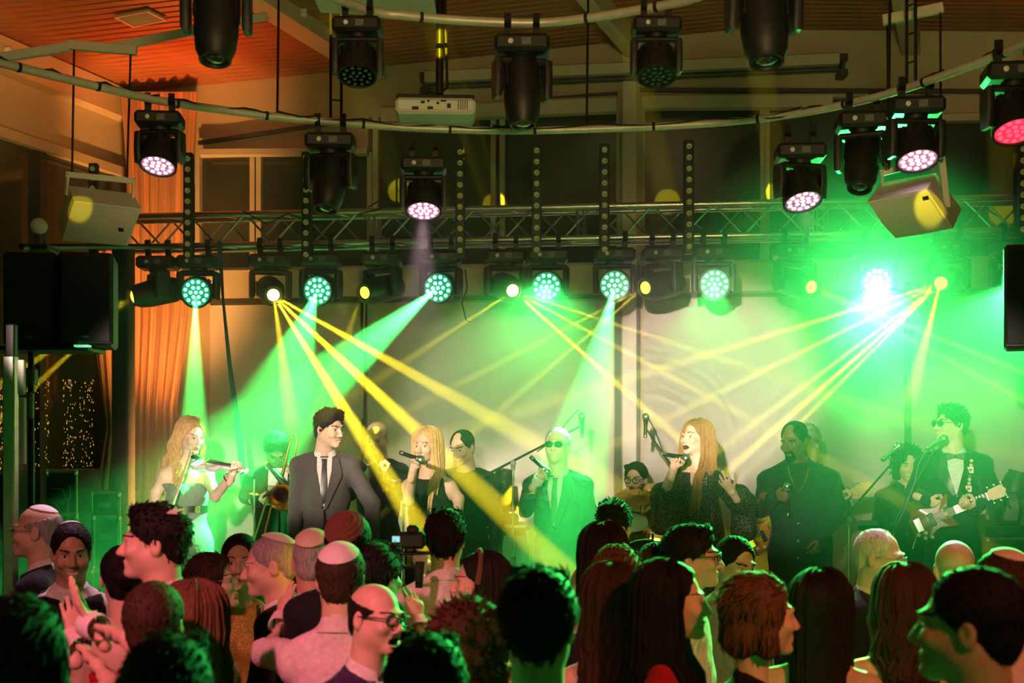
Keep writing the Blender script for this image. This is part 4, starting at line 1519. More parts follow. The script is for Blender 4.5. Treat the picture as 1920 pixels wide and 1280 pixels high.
def get_hand(pose, res=.0054):
    """right hand: wrist at the origin, fingers +z, thumb +x, palm faces -y"""
    if (pose, res) in HANDS:
        return HANDS[pose, res]
    curl = {'open': (8, 12, 8), 'relax': (28, 34, 20), 'grip': (62, 78, 45), 'fist': (82, 92, 55), 'fret': (48, 70, 35),
            'spread': (14, 18, 10), 'bow': (45, 50, 25), 'point': (10, 8, 5)}[pose]
    s = Sdf(.008)
    s.cone((0, 0, -.07), (0, 0, .005), .026, .023, fl=((0, 1, 0), .8))
    s.cone((.004, 0, .012), (.010, 0, .075), .024, .026, fl=((0, 1, 0), .52), k=.015)
    s.cone((-.004, 0, .012), (-.014, 0, .072), .022, .022, fl=((0, 1, 0), .52), k=.015)
    xs = (.030, .010, -.010, -.029)
    ls = (.072, .080, .074, .057)
    spr = {'open': 4, 'spread': 11, 'relax': 3}.get(pose, 1)
    for i in range(4):
        cu = [math.radians(c) * (1 + .06 * (i - 1)) for c in curl]
        if pose == 'point' and i > 1:
            cu = [math.radians(c) for c in (75, 85, 40)]
        if pose == 'spread':
            cu = [c * (1 + .5 * (i - 1)) for c in cu]
        base = np.array((xs[i], -.002, .080 - .005 * abs(i - 1.2)))
        sp = math.radians(spr * (1.5 - i))
        ang = 0
        L = ls[i]
        r = .0092 if i < 3 else .0078
        for j, fr in enumerate((.45, .31, .24)):
            ang += cu[j]
            d = np.array((math.sin(sp) * math.cos(ang), -math.sin(ang), math.cos(ang) * math.cos(sp)))
            e = base + d * L * fr
            s.cone(base, e, r, r * .9, k=.004)
            base = e; r *= .9
    tb = np.array((.020, -.004, .020))
    if pose in ('grip', 'fist', 'fret', 'bow'):
        pts = [tb, tb + np.array((.026, -.018, .022)), tb + np.array((.024, -.044, .040)), tb + np.array((.006, -.058, .050))]
    elif pose in ('spread', 'open'):
        pts = [tb, tb + np.array((.030, -.008, .024)), tb + np.array((.050, -.014, .050)), tb + np.array((.060, -.018, .074))]
    else:
        pts = [tb, tb + np.array((.022, -.014, .026)), tb + np.array((.030, -.024, .054)), tb + np.array((.030, -.034, .076))]
    for a, b, r0, r1 in zip(pts[:-1], pts[1:], (.0135, .0105, .0092), (.0105, .0092, .0080)):
        s.cone(a, b, r0, r1, k=.006)
    V, Q = s.mesh(res)
    HANDS[pose, res] = (V, Q)
    return HANDS[pose, res]


def rotz(a):
    c, s = math.cos(a), math.sin(a)
    return np.array(((c, -s, 0), (s, c, 0), (0, 0, 1)))


def rotx(a):
    c, s = math.cos(a), math.sin(a)
    return np.array(((1, 0, 0), (0, c, -s), (0, s, c)))


def roty(a):
    c, s = math.cos(a), math.sin(a)
    return np.array(((c, 0, s), (0, 1, 0), (-s, 0, c)))


def unit(v):
    v = np.asarray(v, float)
    return v / (np.linalg.norm(v) + 1e-9)


class Fig:
    pass


def reach(a, px, py, L, sg):
    """the point seen at pixel (px, py) that lies a limb's length from joint a; sg -1 nearer the camera, +1 farther, 0 same depth"""
    Y = a[1]
    for _ in range(6):
        q = np.array(P(px, py, Y))
        d2 = (q[0] - a[0]) ** 2 + (q[2] - a[2]) ** 2
        Y = a[1] + sg * math.sqrt(max(L * L - d2, 0))
    q = np.array(P(px, py, Y))
    v = q - a
    n = np.linalg.norm(v)
    if n > L * 1.12:
        q = a + v * (L * 1.12 / n)
    return q


def locks(fig, matname, n=90, zend=-.45, face=52, wave=.012, freq=3., width=.011, seed=0, spread=1., front=True, part=0.):
    """long hair as separate overlapping locks that leave the crown, follow the skull and hang"""
    r = np.random.default_rng(seed)
    mb = MB()
    c = np.array((0, .018, .030))
    for i in range(n):
        az = math.radians(r.uniform(face, 360 - face))          # 0 = towards the face
        side = 1 if az < math.pi else -1
        el0 = math.radians(r.uniform(35, 88))
        ph = az * 3 + r.uniform(-.5, .5)
        ze = zend * r.uniform(.72, 1.05)
        rad = np.array((.080, .102, .090)) + r.uniform(.004, .016)
        pts = []
        for t in np.linspace(0, 1, 6):
            el = el0 * (1 - t)
            a2 = az if t > .25 else az
            d = np.array((math.sin(a2) * math.cos(el), -math.cos(a2) * math.cos(el), math.sin(el)))
            pts.append(c + d * rad + np.array((part * (1 - t) * .03, 0, 0)))
        base = pts[-1]
        m = 7
        for j in range(1, m + 1):
            t = j / m
            z = base[2] + (ze - base[2]) * t
            out = spread * (1 + .10 * math.sin(t * 2.6)) - .14 * t * (spread <= 1.05)
            x = base[0] * out + wave * math.sin(freq * 6.28 * t + ph) * t ** .5
            y = base[1] * out + wave * math.cos(freq * 6.28 * t + ph) * t ** .5
            if base[1] < 0:                                    # front locks fall over the chest
                y = base[1] * .75 - .02 * t + wave * math.cos(freq * 6.28 * t + ph) * .5
            if z < -.17:                                       # over the shoulders, not through them
                k_ = min(1, (-.17 - z) / .08)
                if base[1] < .02:
                    y -= .055 * k_
                else:
                    y += .030 * k_
            pts.append(np.array((x, y, z)))
        w = width * r.uniform(.7, 1.3)
        rs = [w * .4, w * .8] + [w] * (len(pts) - 5) + [w * .75, w * .5, w * .12]
        mb.tube([Vector(fig.HR @ (p * fig.hs) + fig.C) for p in pts], [q * fig.hs for q in rs], 5, True, ((0.3, 1, .1), .45))
    return mb.build('hair', matname, fig.o, fig.root) if False else mb


def person(label, top, Y, yaw=0, byaw=None, pitch=0, roll=0, hs=1., sex='m', z0=0., mouth='closed', skin='skin_light',
           hair=('short', 'hair_black'), wear='shirt', cloth='cloth_white', legs='cloth_black', arms=None, lean=(0, 0), sit=False,
           hb=.0055, kippah=None, glasses=None, beard=None, face=True, group=None, long=None, sw=None, drop=0., brow=None, vest=None, fat=1., hipy=None):
    g = Fig()
    f = sex == 'f'
    byaw = yaw if byaw is None else byaw
    ya = math.radians(byaw)
    X = np.array((math.cos(ya), math.sin(ya), 0)); FW = np.array((math.sin(ya), -math.cos(ya), 0)); UZ = np.array((0, 0, 1.))
    tp = np.array(P(top[0], top[1], Y))
    g.hs = hs
    g.HR = rotz(math.radians(yaw)) @ rotx(math.radians(pitch)) @ roty(math.radians(roll))
    g.C = tp - np.array((0, 0, .124 * hs))
    C = g.C
    H = tp[2] - z0
    N = C + g.HR @ np.array((0, .028, -.10)) * hs - UZ * .085 + FW * .0
    hip = np.array((N[0] + lean[0], N[1] + lean[1], z0 + (.53 * H if not sit else .55 * H)))
    U = unit(N - hip)
    Xb = unit(X - U * (X @ U)); Fb = unit(np.cross(Xb, U))      # right-handed body frame
    if Fb @ FW < 0:
        Fb = -Fb
    B = np.stack([Xb, -Fb, U], 1)
    hw = sw or (.134 if f else .158)
    sh = {s: N - U * ((.070 if wear == 'jacket' else .082) + drop) + Xb * s * hw for s in (1, -1)}
    g.N, g.Xb, g.Fb, g.U, g.hip, g.sh = N, Xb, Fb, U, hip, sh
    g.root = Vector((hip[0], hip[1], z0))
    rt = np.array(g.root)
    # ---- arms
    AR = {}
    arms = arms or {}
    for s, key in ((1, 'l'), (-1, 'r')):
        a = arms.get(key)
        if a is None:
            e = sh[s] - UZ * .285 + Xb * s * .055 - Fb * .02
            w = e - UZ * .235 + Fb * .07 + Xb * s * .01
            AR[s] = dict(e=e, w=w, pose='relax', d=unit(w - e), th=unit(Fb - Xb * s * .3))
        else:
            e = reach(sh[s], a[0][0], a[0][1], .295, a[0][2]) if len(a[0]) == 3 else np.array(a[0][:3])
            w = reach(e, a[1][0], a[1][1], .255, a[1][2])
            d = unit(a[3]) if len(a) > 3 and a[3] is not None else unit(w - e)
            th = unit(a[4]) if len(a) > 4 else unit(UZ)
            AR[s] = dict(e=e, w=w, pose=a[2], d=d, th=th)
        A = AR[s]
        A['th'] = unit(A['th'] - A['d'] * (A['th'] @ A['d']))
        cr = np.cross(A['d'], A['th'])
        A['n'] = cr if s > 0 else -cr
        A['c'] = A['w'] + A['d'] * .082 + A['n'] * .030            # middle of what the hand holds
    g.AR = AR
    # ---- legs
    kn, an = {}, {}
    for s in (1, -1):
        hj = hip - UZ * .03 + X * s * .09
        if sit:
            kn[s] = hj + FW * .42 - UZ * .04 + X * s * .08
            an[s] = np.array((kn[s][0], kn[s][1], z0 + .09)) - FW * .02
        else:
            an[s] = np.array((hip[0], hip[1], z0 + .085)) + X * s * .11 + FW * .0
            kn[s] = (hj + an[s]) / 2 + FW * .03

    def torso(q, w=1., d=1.):
        fl = (Fb, .64 * d / w)
        wa = N * .42 + hip * .58
        if f:
            q.cone(N - U * .150, N - U * .26, .122 * w, .118 * w, k=.05, fl=fl)
            for s in (1, -1):
                q.ell(N - U * .205 + Fb * .066 + Xb * s * .060, (.056, .050, .058), B, k=.04)
            q.cone(N - U * .26, wa, .118 * w, .104 * w, k=.05, fl=(Fb, .70))
            q.cone(wa, hip, .104 * w, .142 * w, k=.05, fl=(Fb, .70))
            q.cone(hip, hip - U * .06, .146 * w, .150 * w, k=.05, fl=(Fb, .70))
        else:
            q.cone(N - U * .170, N - U * .29, .155 * w, .150 * w, k=.05, fl=fl)
            q.cone(N - U * .29, wa, .150 * w, .134 * w, k=.05, fl=(Fb, .70 * d / w))
            q.cone(wa, hip, .136 * w, .142 * w, k=.05, fl=(Fb, .72 * d / w))
            q.cone(hip, hip - U * .05, .142 * w, .146 * w, k=.05, fl=(Fb, .74))
        for s in (1, -1):
            q.cone(N + U * .022, sh[s], .034, .038 if f else .045, k=.05)
            q.cone(N - U * .10, sh[s] - U * .035, .055, .045, k=.04)

    def arm(q, s, g_=0., cut=1., k=.03):
        A = AR[s]
        u_ = (.041, .036, .027) if f else (.050, .043, .031)
        q.cone(sh[s], A['e'], u_[0] + g_, u_[1] + g_, k=k if cut == 1. else .009)
        if cut > 0:
            w = A['e'] + (A['w'] - A['e']) * cut
            q.cone(A['e'], w, u_[1] + g_, u_[1] + (u_[2] - u_[1]) * cut + g_ * .8, k=.02 if cut == 1. else .008)

    # ---- the body: one mesh
    parts = []
    V, Q, mi, bvh = get_head(sex, mouth, .0046 if Y > 7 else .0058)
    parts.append(((V * hs) @ g.HR.T + C, Q, mi))
    q = Sdf(.03)
    bare = wear in ('strapless', 'sleeveless', 'dress_bare')
    torso(q)
    q.cone(N - U * .03, C - UZ * .06, .056 if not f else .048, .054 if not f else .046, k=.03)
    for s in (1, -1):
        arm(q, s)
        q.cone(hip - UZ * .03 + X * s * .085, kn[s], .078, .052)
        q.cone(kn[s], an[s], .052, .036)
        q.ell(an[s] + FW * .06 - UZ * .045, (.04, .10, .035), np.stack([X, -FW, UZ], 1))
    defl = 0. if bare else -.010
    v2, q2 = q.mesh(.012 if bare else .034, defl)
    parts.append((v2, q2, np.zeros(len(q2), int)))
    for s in (1, -1):
        A = AR[s]
        hv, hq = get_hand(A['pose'], .0085 if Y < 7 and A['pose'] == 'relax' else .0054)
        M = np.stack([A['th'], np.cross(A['d'], A['th']) * (1 if s < 0 else -1), A['d']], 1)
        hv2 = (hv * (1.0 if not f else .92)) @ M.T + A['w']
        parts.append((hv2, hq if s < 0 else hq[:, ::-1], np.zeros(len(hq), int)))
    off = 0
    VV, QQ, MM = [], [], []
    for v_, q_, m_ in parts:
        VV.append(v_); QQ.append(q_ + off); MM.append(m_); off += len(v_)
    lips = 'lips_dark' if skin == 'skin_dark' else ('lips' if f else skin)
    o = npobj('person', np.concatenate(VV) - rt, np.concatenate(QQ), [skin, lips, 'teeth' if mouth == 'smile' else 'mouth'], np.concatenate(MM))
    o.location = g.root
    tag(o, label, 'person', group)
    g.o = o

    def loc2w(p):
        return Vector(g.HR @ (np.asarray(p, float) * hs) + C)
    g.loc2w = loc2w

    def put(name, V_, Q_, m, mi_=None):
        return npobj(name, V_ - rt, Q_, m, mi_, o)
    g.put = put
    # ---- face details
    if face:
        for x in (-1, 1):
            mb = MB()
            hit = bvh.ray_cast(Vector((x * .031, -.2, .002)), Vector((0, 1, 0)))
            yy = hit[0].y if hit[0] else -.09
            mb.ball(loc2w((x * .031, yy + .0035, .001)), .0135 * hs, 14, (1, .55, .52), Matrix(g.HR.tolist()))
            mb.m = 1
            mb.ball(loc2w((x * .031, yy + .0016, .001)), .0074 * hs, 10, (1, .95, 1.05), Matrix(g.HR.tolist()))
            mb.build('eye', ['eye_white', 'iris'], o, g.root)
            mb = MB()
            pts, rr = [], []
            for t in np.linspace(0, 1, 6):
                xx = x * (.014 + .036 * t); zz = .021 + .006 * math.sin(t * 2.4) + (.002 if f else 0)
                hit = bvh.ray_cast(Vector((xx, -.2, zz)), Vector((0, 1, 0)))
                pts.append(loc2w((xx, (hit[0].y if hit[0] else -.085) - .0005, zz))); rr.append((.0042 - .0026 * abs(t - .35)) * hs * (.75 if f else 1.1))
            mb.tube(pts, rr, 6)
            mb.build('eyebrow', brow or hair[1] if hair else 'hair_brown', o, g.root)
    # ---- hair
    if hair:
        hv, hq = get_hair(hair[0])
        if long:
            mb = locks(g, hair[1], **long)
            base = len(mb.v)
            mb.v += [tuple(loc2w(p)) for p in hv]
            mb.f += [tuple(int(i) + base for i in r_) for r_ in hq]
            if long.get('mass', True):
                pass
            ho = mb.build('hair', hair[1], o, g.root)
            for p_ in ho.data.polygons:
                p_.use_smooth = True
        else:
            tv, tq = get_tufts(hair[0])
            put('hair', (np.concatenate([hv, tv]) * hs) @ g.HR.T + C, np.concatenate([hq, tq + len(hv)]), hair[1])
    if beard:
        s_ = Sdf(.015)
        if beard[0] == 'full':
            s_.cone((-.052, -.018, -.045), (-.03, -.062, -.088), .020, .022)
            s_.cone((.052, -.018, -.045), (.03, -.062, -.088), .020, .022)
            s_.ell((0, -.072, -.098), (.036, .028, .026))
            s_.cone((-.024, -.092, -.053), (.024, -.092, -.053), .0075, .0075)
        else:
            s_.ell((0, -.082, -.104), (.024, .022, .019))
            s_.cone((-.024, -.090, -.058), (-.026, -.080, -.095), .006, .010)
            s_.cone((.024, -.090, -.058), (.026, -.080, -.095), .006, .010)
            s_.cone((-.024, -.095, -.052), (.024, -.095, -.052), .006, .006)
        s_.ell((0, -.095, -.088), (.018, .010, .010))
        s_.ell((0, -.105, -.069), (.019, .03, .0065), k=.003, op=-1)
        bv, bq = s_.mesh(.0045)
        put('beard', (bv * hs) @ g.HR.T + C, bq, beard[1])
    if kippah:
        km, tilt, kr = kippah
        mb = MB()
        prof = []
        hgt = {'receding': .007, 'full': .019, 'horseshoe': .002}.get(hair[0] if hair else '', .011)
        a_ = np.array((0, math.sin(math.radians(tilt)), math.cos(math.radians(tilt))))
        Rr = .100 + hgt * 1.25
        for t in np.linspace(kr, 0, 9 if km != 'kippah_brown' else 36):
            rg = Rr + (.0022 * math.cos(t * .62) if km == 'kippah_brown' else 0)
            prof.append((rg * math.sin(math.radians(t)), rg * math.cos(math.radians(t)) * 1.03))
        vs_n = MB().lathe((0, 0, 0), (0, 0, 1), prof + [(p[0] * .96, p[1] - .004) for p in prof[::-1][1:]], 28, False)
        R0 = rotx(-math.radians(tilt))
        cen = np.array((0, .018, .035)) - np.array((0, 0, .010))
        vv = [R0 @ np.array(p) for p in vs_n.v]
        sq = np.array((.80, 1.0, .93))
        mb.v = [tuple(loc2w(cen + p * sq)) for p in vv]
        mb.f = vs_n.f; mb.mi = vs_n.mi
        ko = mb.build('kippah', km, o, g.root)
        ko['label'] = {'kippah_brown': 'brown knitted kippah with rings', 'kippah_cream': 'cream kippah'}.get(km, 'pale kippah')
    if glasses:
        gm = MB()
        th = .0035 if glasses != 'thin' else .0016
        for x in (-1, 1):
            pts = []
            for t in range(15):
                a_ = 2 * math.pi * t / 14
                sx = .024; sz = .017 if glasses != 'thin' else .014
                ca, sa = math.cos(a_), math.sin(a_)
                pts.append(loc2w((x * .032 + sx * math.copysign(abs(ca) ** .7, ca), -.108 + .006 * abs(ca) * (ca * x > 0), .000 + sz * math.copysign(abs(sa) ** .7, sa))))
            gm.tube(pts, th * hs, 6, False)
            gm.tube([loc2w((x * .056, -.103, .006)), loc2w((x * .074, -.06, .008)), loc2w((x * .080, .012, .006)), loc2w((x * .079, .03, -.008))], th * .8 * hs, 6)
        gm.tube([loc2w((-.010, -.109, .005)), loc2w((0, -.112, .008)), loc2w((.010, -.109, .005))], th * hs, 6)
        go = gm.build('glasses', 'steel' if glasses == 'thin' else 'black_plastic', o, g.root)
        for x in (-1, 1):
            lm = MB()
            ol = []
            for t in range(16):
                a_ = 2 * math.pi * t / 16
                ca, sa = math.cos(a_), math.sin(a_)
                ol.append((.0225 * math.copysign(abs(ca) ** .7, ca), (.016 if glasses != 'thin' else .013) * math.copysign(abs(sa) ** .7, sa)))
            lm.prism([(p[0] * hs, p[1] * hs) for p in ol], loc2w((x * .032, -.1075, 0)), g.HR[:, 0], g.HR[:, 2], .0015)
            lo_ = lm.build('lens', 'glass_dark' if glasses == 'sun' else 'clear_lens', go, g.root)
    # ---- clothes
    def fold(V_, Q_, amp, sc=26, seed=1):
        n_ = vnormals(V_, Q_)
        return V_ + n_ * (amp * wob(V_ * np.array((1, 1, .55)), sc, seed + int(abs(top[0]))))[:, None]

    g.jbvh = None
    if wear in ('shirt', 'jacket', 'tee', 'coat'):
        q = Sdf(.03)
        ex = {'shirt': .012, 'tee': .012, 'jacket': .022, 'coat': .024}[wear]
        torso(q, fat * {'jacket': .86, 'coat': .92}.get(wear, .93), fat * .95)
        hem = hip - U * {'shirt': .10, 'tee': .12, 'jacket': .20, 'coat': .36}[wear]
        if wear in ('jacket', 'coat'):
            q.cone(hip - U * .02, hem - U * .05, .136 if wear == 'jacket' else .155, .150 if wear == 'jacket' else .178, k=.05, fl=(Fb, .76))
            for s in (1, -1):
                q.ell(sh[s] + Xb * s * .004 + U * .008, (.040, .050, .026), B, k=.03)
        for s in (1, -1):
            arm(q, s, {'shirt': .0, 'tee': .006}.get(wear, -.009), {'tee': .05}.get(wear, .95))
        if wear == 'jacket':
            q.cone(N - U * .04, N + U * .01, .050, .046, k=.02)
        else:
            q.cone(N - U * .02, N + U * .05 + (C - N) * .08, .056 if not f else .05, .054 if not f else .05, k=.02)
        q.clip(hem, -U)
        cu = N + U * {'tee': .02, 'jacket': .022}.get(wear, .052)
        q.clip(cu + Fb * 0.0, unit(U * 1 + Fb * .45))
        jv, jq = q.mesh(.0155, ex)
        # garments are open at the cuffs and the collar; the lower clip closes at the hem
        jv = fold(jv, jq, .0045 if wear != 'shirt' else .0055, 24)
        jv = fold(jv, jq, .0022, 60, 9)
        jo = put({'tee': 'shirt', 'coat': 'jacket'}.get(wear, wear), jv, jq, cloth)
        g.jbvh = BVHTree.FromPolygons([tuple(p) for p in jv], [tuple(int(i) for i in r_) for r_ in jq])
    elif wear in ('strapless', 'sleeveless', 'dress_bare', 'dress_sleeve'):
        q = Sdf(.03)
        torso(q)
        hem = np.array((hip[0], hip[1], z0 + .35))
        q.cone(hip - UZ * .02, hem, .150, .19, k=.06, fl=(Fb, .8))
        q.clip(hem, -UZ)
        if wear == 'strapless':
            q.clip(N - U * .145 + Fb * .1, unit(U + Fb * .12))
        elif wear == 'dress_bare':
            q.clip(N - U * .155, unit(U))
        elif wear == 'sleeveless':
            for s in (1, -1):
                q.clip(sh[s] - Xb * s * .018, unit(Xb * s + U * .2))
            q.clip(N - U * .012, unit(U + Fb * .5))
        else:
            for s in (1, -1):
                arm(q, s, .012, .8)
            q.clip(N + U * .01, unit(U + Fb * .6))
        jv, jq = q.mesh(.015, .010)
        jv = fold(jv, jq, .003, 26)
        put('dress', jv, jq, cloth)
        g.jbvh = BVHTree.FromPolygons([tuple(p) for p in jv], [tuple(int(i) for i in r_) for r_ in jq])
    if vest:
        q = Sdf(.03)
        torso(q)
        for s in (1, -1):
            q.clip(sh[s] - Xb * s * .015, unit(Xb * s + U * .2))
        q.clip(hip - U * .05, -U); q.clip(N + U * .012, unit(U + Fb * .5))
        vv_, vq_ = q.mesh(.016, .020)
        put('vest', fold(vv_, vq_, .003), vq_, vest)
    if wear in ('shirt', 'jacket', 'tee', 'coat'):
        q = Sdf(.03)
        q.ell(hip, (.155, .112, .13), B)
        for s in (1, -1):
            q.cone(hip - UZ * .03 + X * s * .085, kn[s], .085, .068)
            q.cone(kn[s], an[s] - UZ * .04, .068, .062)
        q.clip(an[1] * .5 + an[-1] * .5 - UZ * .05, -UZ)
        q.clip(hip + U * .10, U)
        tv, tq = q.mesh(.030, .008)
        put('trousers', fold(tv, tq, .005), tq, legs)
    for s in (1, -1):
        sm = Sdf(.02)
        R_ = np.stack([X, -FW, UZ], 1)
        sm.ell(an[s] + FW * .055 - UZ * .045, (.046, .125, .040), R_)
        sm.cone(an[s] - UZ * .05, an[s] + UZ * .01, .045, .043)
        sm.clip((0, 0, z0 + .003), (0, 0, -1))
        sv, sq_ = sm.mesh(.026)
        put('shoe', sv, sq_, 'black_plastic')
    return g


def onbody(g, x, d, off=0.):
    """point on the garment's front, x across and d down from the neck base"""
    o_ = g.N + g.Xb * x - g.U * d + g.Fb * .6
    h = g.jbvh.ray_cast(Vector(o_), Vector(-g.Fb))
    p = h[0] if h[0] is not None else Vector(g.N + g.Xb * x - g.U * d + g.Fb * .12)
    return p + Vector(g.Fb) * off


def strip(g, name, Lp, Rp, m, off=.003, nu=5, nv=14, th=.003, parent=None):
    """cloth strip lying on the garment between two polylines of (x, d)"""
    def samp(pl, t):
        t *= len(pl) - 1
        i = min(int(t), len(pl) - 2)
        a, b = pl[i], pl[i + 1]
        return a[0] + (b[0] - a[0]) * (t - i), a[1] + (b[1] - a[1]) * (t - i)
    mb = MB()
    vs = []
    for layer in (0, 1):
        for j in range(nv + 1):
            a = samp(Lp, j / nv); b = samp(Rp, j / nv)
            for i in range(nu + 1):
                t = i / nu
                vs.append(onbody(g, a[0] + (b[0] - a[0]) * t, a[1] + (b[1] - a[1]) * t, off + (th if layer else -.004)))
    fs = []
    w = nu + 1
    n1 = w * (nv + 1)
    for j in range(nv):
        for i in range(nu):
            a = j * w + i
            fs.append((n1 + a, n1 + a + 1, n1 + a + w + 1, n1 + a + w))
    rim = [i for i in range(w)] + [j * w + nu for j in range(1, nv + 1)] + [nv * w + i for i in range(nu - 1, -1, -1)] + [j * w for j in range(nv - 1, 0, -1)]
    for a, b in zip(rim, rim[1:] + rim[:1]):
        fs.append((a, b, n1 + b, n1 + a))
    mb.add(vs, fs)
    return mb.build(name, m, parent or g.o, g.root)


def collar(g, m, r=.071, h=.040, name='collar', f=False):
    """folded shirt collar standing round the neck, open at the throat"""
    mb = MB()
    vs, fs = [], []
    n = 26
    neck = unit((g.C + g.HR @ np.array((0, .024, -.09)) * g.hs) - g.N)
    for i in range(n + 1):
        a = math.radians(-158 + 316 * i / n)             # 0 = back of the neck
        d = -g.Fb * math.cos(a) + g.Xb * math.sin(a)
        fr = abs(a) / math.radians(158)
        base = g.N + neck * (.030 - .040 * fr ** 2)
        pin = base + d * (r - .004) - neck * .012
        ptop = base + d * (r - .010 - .004 * fr) + neck * h * (.95 - .25 * fr)
        pout = base + d * (r + .006 + .014 * fr) - neck * (h * .32 + .024 * fr ** 3)
        vs += [pin, ptop, ptop + d * .004, pout]
    for i in range(n):
        for j in range(3):
            a = i * 4 + j
            fs.append((a, a + 4, a + 5, a + 1))
    mb.add(vs, fs)
    return mb.build(name, m, g.o, g.root)


def cuff(g, s, m, r=.036, L=.045):
    A = g.AR[s]
    d = unit(A['w'] - A['e'])
    mb = MB()
    mb.lathe(Vector(A['w'] - d * (L * .6)), Vector(d), [(r * .9, -.01), (r * 1.04, 0), (r, L), (r * .86, L), (r * .86, 0)], 16, False)
    return mb.build('cuff', m, g.o, g.root)


def suit(g, shirt='cloth_white', lap='cloth_black', tie='satin_black', bow=False, btn=True, vx=.062, vd=.335, vest=None):
    """shirt front, lapels and tie lying on the jacket"""
    strip(g, 'shirt_front', [(-.050, .012), (-vx * .8, .10), (-.004, vd)], [(.050, .012), (vx * .8, .10), (.004, vd)], shirt, .002, 6, 14, .002)
    for s in (1, -1):
        strip(g, 'lapel', [(s * .052, .005), (s * vx * .78, .10), (s * .004, vd)], [(s * .092, .010), (s * .118, .125), (s * .022, vd + .01)], lap, .007, 4, 14, .009)
    collar(g, shirt)
    if bow:
        mb = MB()
        c = onbody(g, 0, .018, .022)
        for s in (1, -1):
            mb.prism([(0, -.010), (s * .055, -.026), (s * .060, 0), (s * .055, .026), (0, .010)], c, g.Xb, g.U, .016, .1)
        mb.ball(c, .013, 10)
        mb.build('bow_tie', tie, g.o, g.root)
    elif tie:
        strip(g, 'tie', [(-.018, .018), (-.013, .045), (-.028, vd - .02)], [(.018, .018), (.013, .045), (.028, vd - .02)], tie, .008, 3, 12, .006)
    if btn:
        mb = MB()
        mb.ball(onbody(g, .006, vd + .012, .008), .010, 10)
        mb.build('button', 'steel', g.o, g.root)


# ---------------------------------------------------------------- performers and their things
def mic(head, tail, label, silver=False):
    h, t = Vector(head), Vector(tail)
    d = (h - t); L = max(d.length, .17); d = d.normalized()
    h = t + d * L
    r = empty('microphone', t, label, 'microphone')
    mb = MB(); mb.lathe((0, 0, 0), d, [(.011, 0), (.0125, .01), (.0135, L * .5), (.017, L - .055), (.021, L - .045)], 16)
    mb.build('body', 'steel' if silver else 'black_metal', r)
    mb = MB(); mb.ball(d * (L - .024), .0265, 16, (1, 1, 1)); mb.build('grille', 'steel', r)
    mb = MB(); mb.lathe(d * (L - .050), d, [(.022, 0), (.024, .004), (.022, .010)], 16); mb.build('ring', 'chrome', r)
    mb = MB(); mb.lathe((0, 0, 0), d, [(.0135, -.004), (.0145, .0), (.0145, .022), (.013, .024)], 14); mb.build('end_cap', 'chrome', r)
    return r


def held(g, s, up=.075, dn=.10):
    """mic ends for a mic held in hand s"""
    A = g.AR[s]
    return A['c'] + A['th'] * up, A['c'] - A['th'] * dn


def mic_stand(label, foot, z0, joint, a, b, micp=None, col='black_metal', loop=False):
    """pole from the floor to joint, boom from a to b"""
    j = Vector(joint)
    f = Vector((j.x, j.y, z0))
    r = empty('microphone_stand', f, label, 'stand')
    mb = MB(); mb.tube([(0, 0, .02), (0, 0, (j.z - z0) * .55)], .012, 10); mb.build('lower_pole', col, r)
    mb = MB(); mb.tube([(0, 0, (j.z - z0) * .5), (0, 0, j.z - z0)], .0085, 10); mb.build('upper_pole', 'chrome', r)
    mb = MB(); mb.lathe((0, 0, (j.z - z0) * .54), (0, 0, 1), [(.014, -.03), (.018, -.02), (.018, .02), (.014, .03)], 12); mb.build('clutch', 'grey_plastic', r)
    for k in (20, 140, 260):
        c, s_ = math.cos(math.radians(k)), math.sin(math.radians(k))
        mb = MB(); mb.tube([(0, 0, .14), (.34 * c, .34 * s_, .012)], .009, 8); mb.build('leg', col, r)
    if a is not None:
        mb = MB(); mb.tube([Vector(a) - f, Vector(b) - f], [.009, .007], 8); mb.build('boom', col, r)
        mb = MB(); mb.lathe(j - f, (0, 1, 0), [(.018, -.02), (.022, -.012), (.022, .012), (.018, .02)], 14); mb.box(j - f - Vector((0, 0, .025)), (.03, .02, .05), None, .005); mb.build('joint', 'grey_plastic', r)
    if loop:
        q = Vector(b) - f
        mb = MB(); d = (Vector(b) - Vector(a)).normalized()
        mb.tube([q + d * .02 + Vector((0, -.01, .08)), q + Vector((-.01, -.01, .12)), q - d * .10 + Vector((0, -.01, .08)), q - d * .22 + Vector((0, -.01, .0)), q - d * .35 + Vector((0, -.005, -.02))], .0045, 6); mb.build('cable', 'rubber', r)
    return r


S0 = STZ
# 1 violinist
g = person('woman with long curly fair hair playing a white violin in a strapless dark dress', (358, 783), 8.475, yaw=48, byaw=22, pitch=14, hs=.96, sex='f', z0=S0, skin='skin_pale',
           hair=('cap', 'hair_blond'), long=dict(n=240, zend=-.46, face=62, wave=.026, freq=3.2, width=.009, seed=3, spread=1.12), wear='strapless', cloth='cloth_grey', brow='hair_brown',
           arms={'l': ((404, 930, -1), (436, 888, -1), 'fret', (.35, -.2, .9), (-.6, -.7, .2)), 'r': ((292, 925, 0), (290, 985, -1), 'bow', (.35, -.5, -.6), (.3, -.7, .6))})
mb = MB()
prof = []
for i in range(29):
    a_ = 2 * math.pi * i / 28
    d_ = g.Xb * math.cos(a_) + g.Fb * math.sin(a_)
    o_ = g.N * .42 + g.hip * .58 - g.U * 0
    h_ = g.jbvh.ray_cast(Vector(o_ + d_ * .5), Vector(-d_))
    prof.append(h_[0] + Vector(d_) * .006 if h_[0] else Vector(o_ + d_ * .12))
vs = []
for q in prof:
    vs += [q - Vector(g.U) * .022, q + Vector(g.U) * .022]
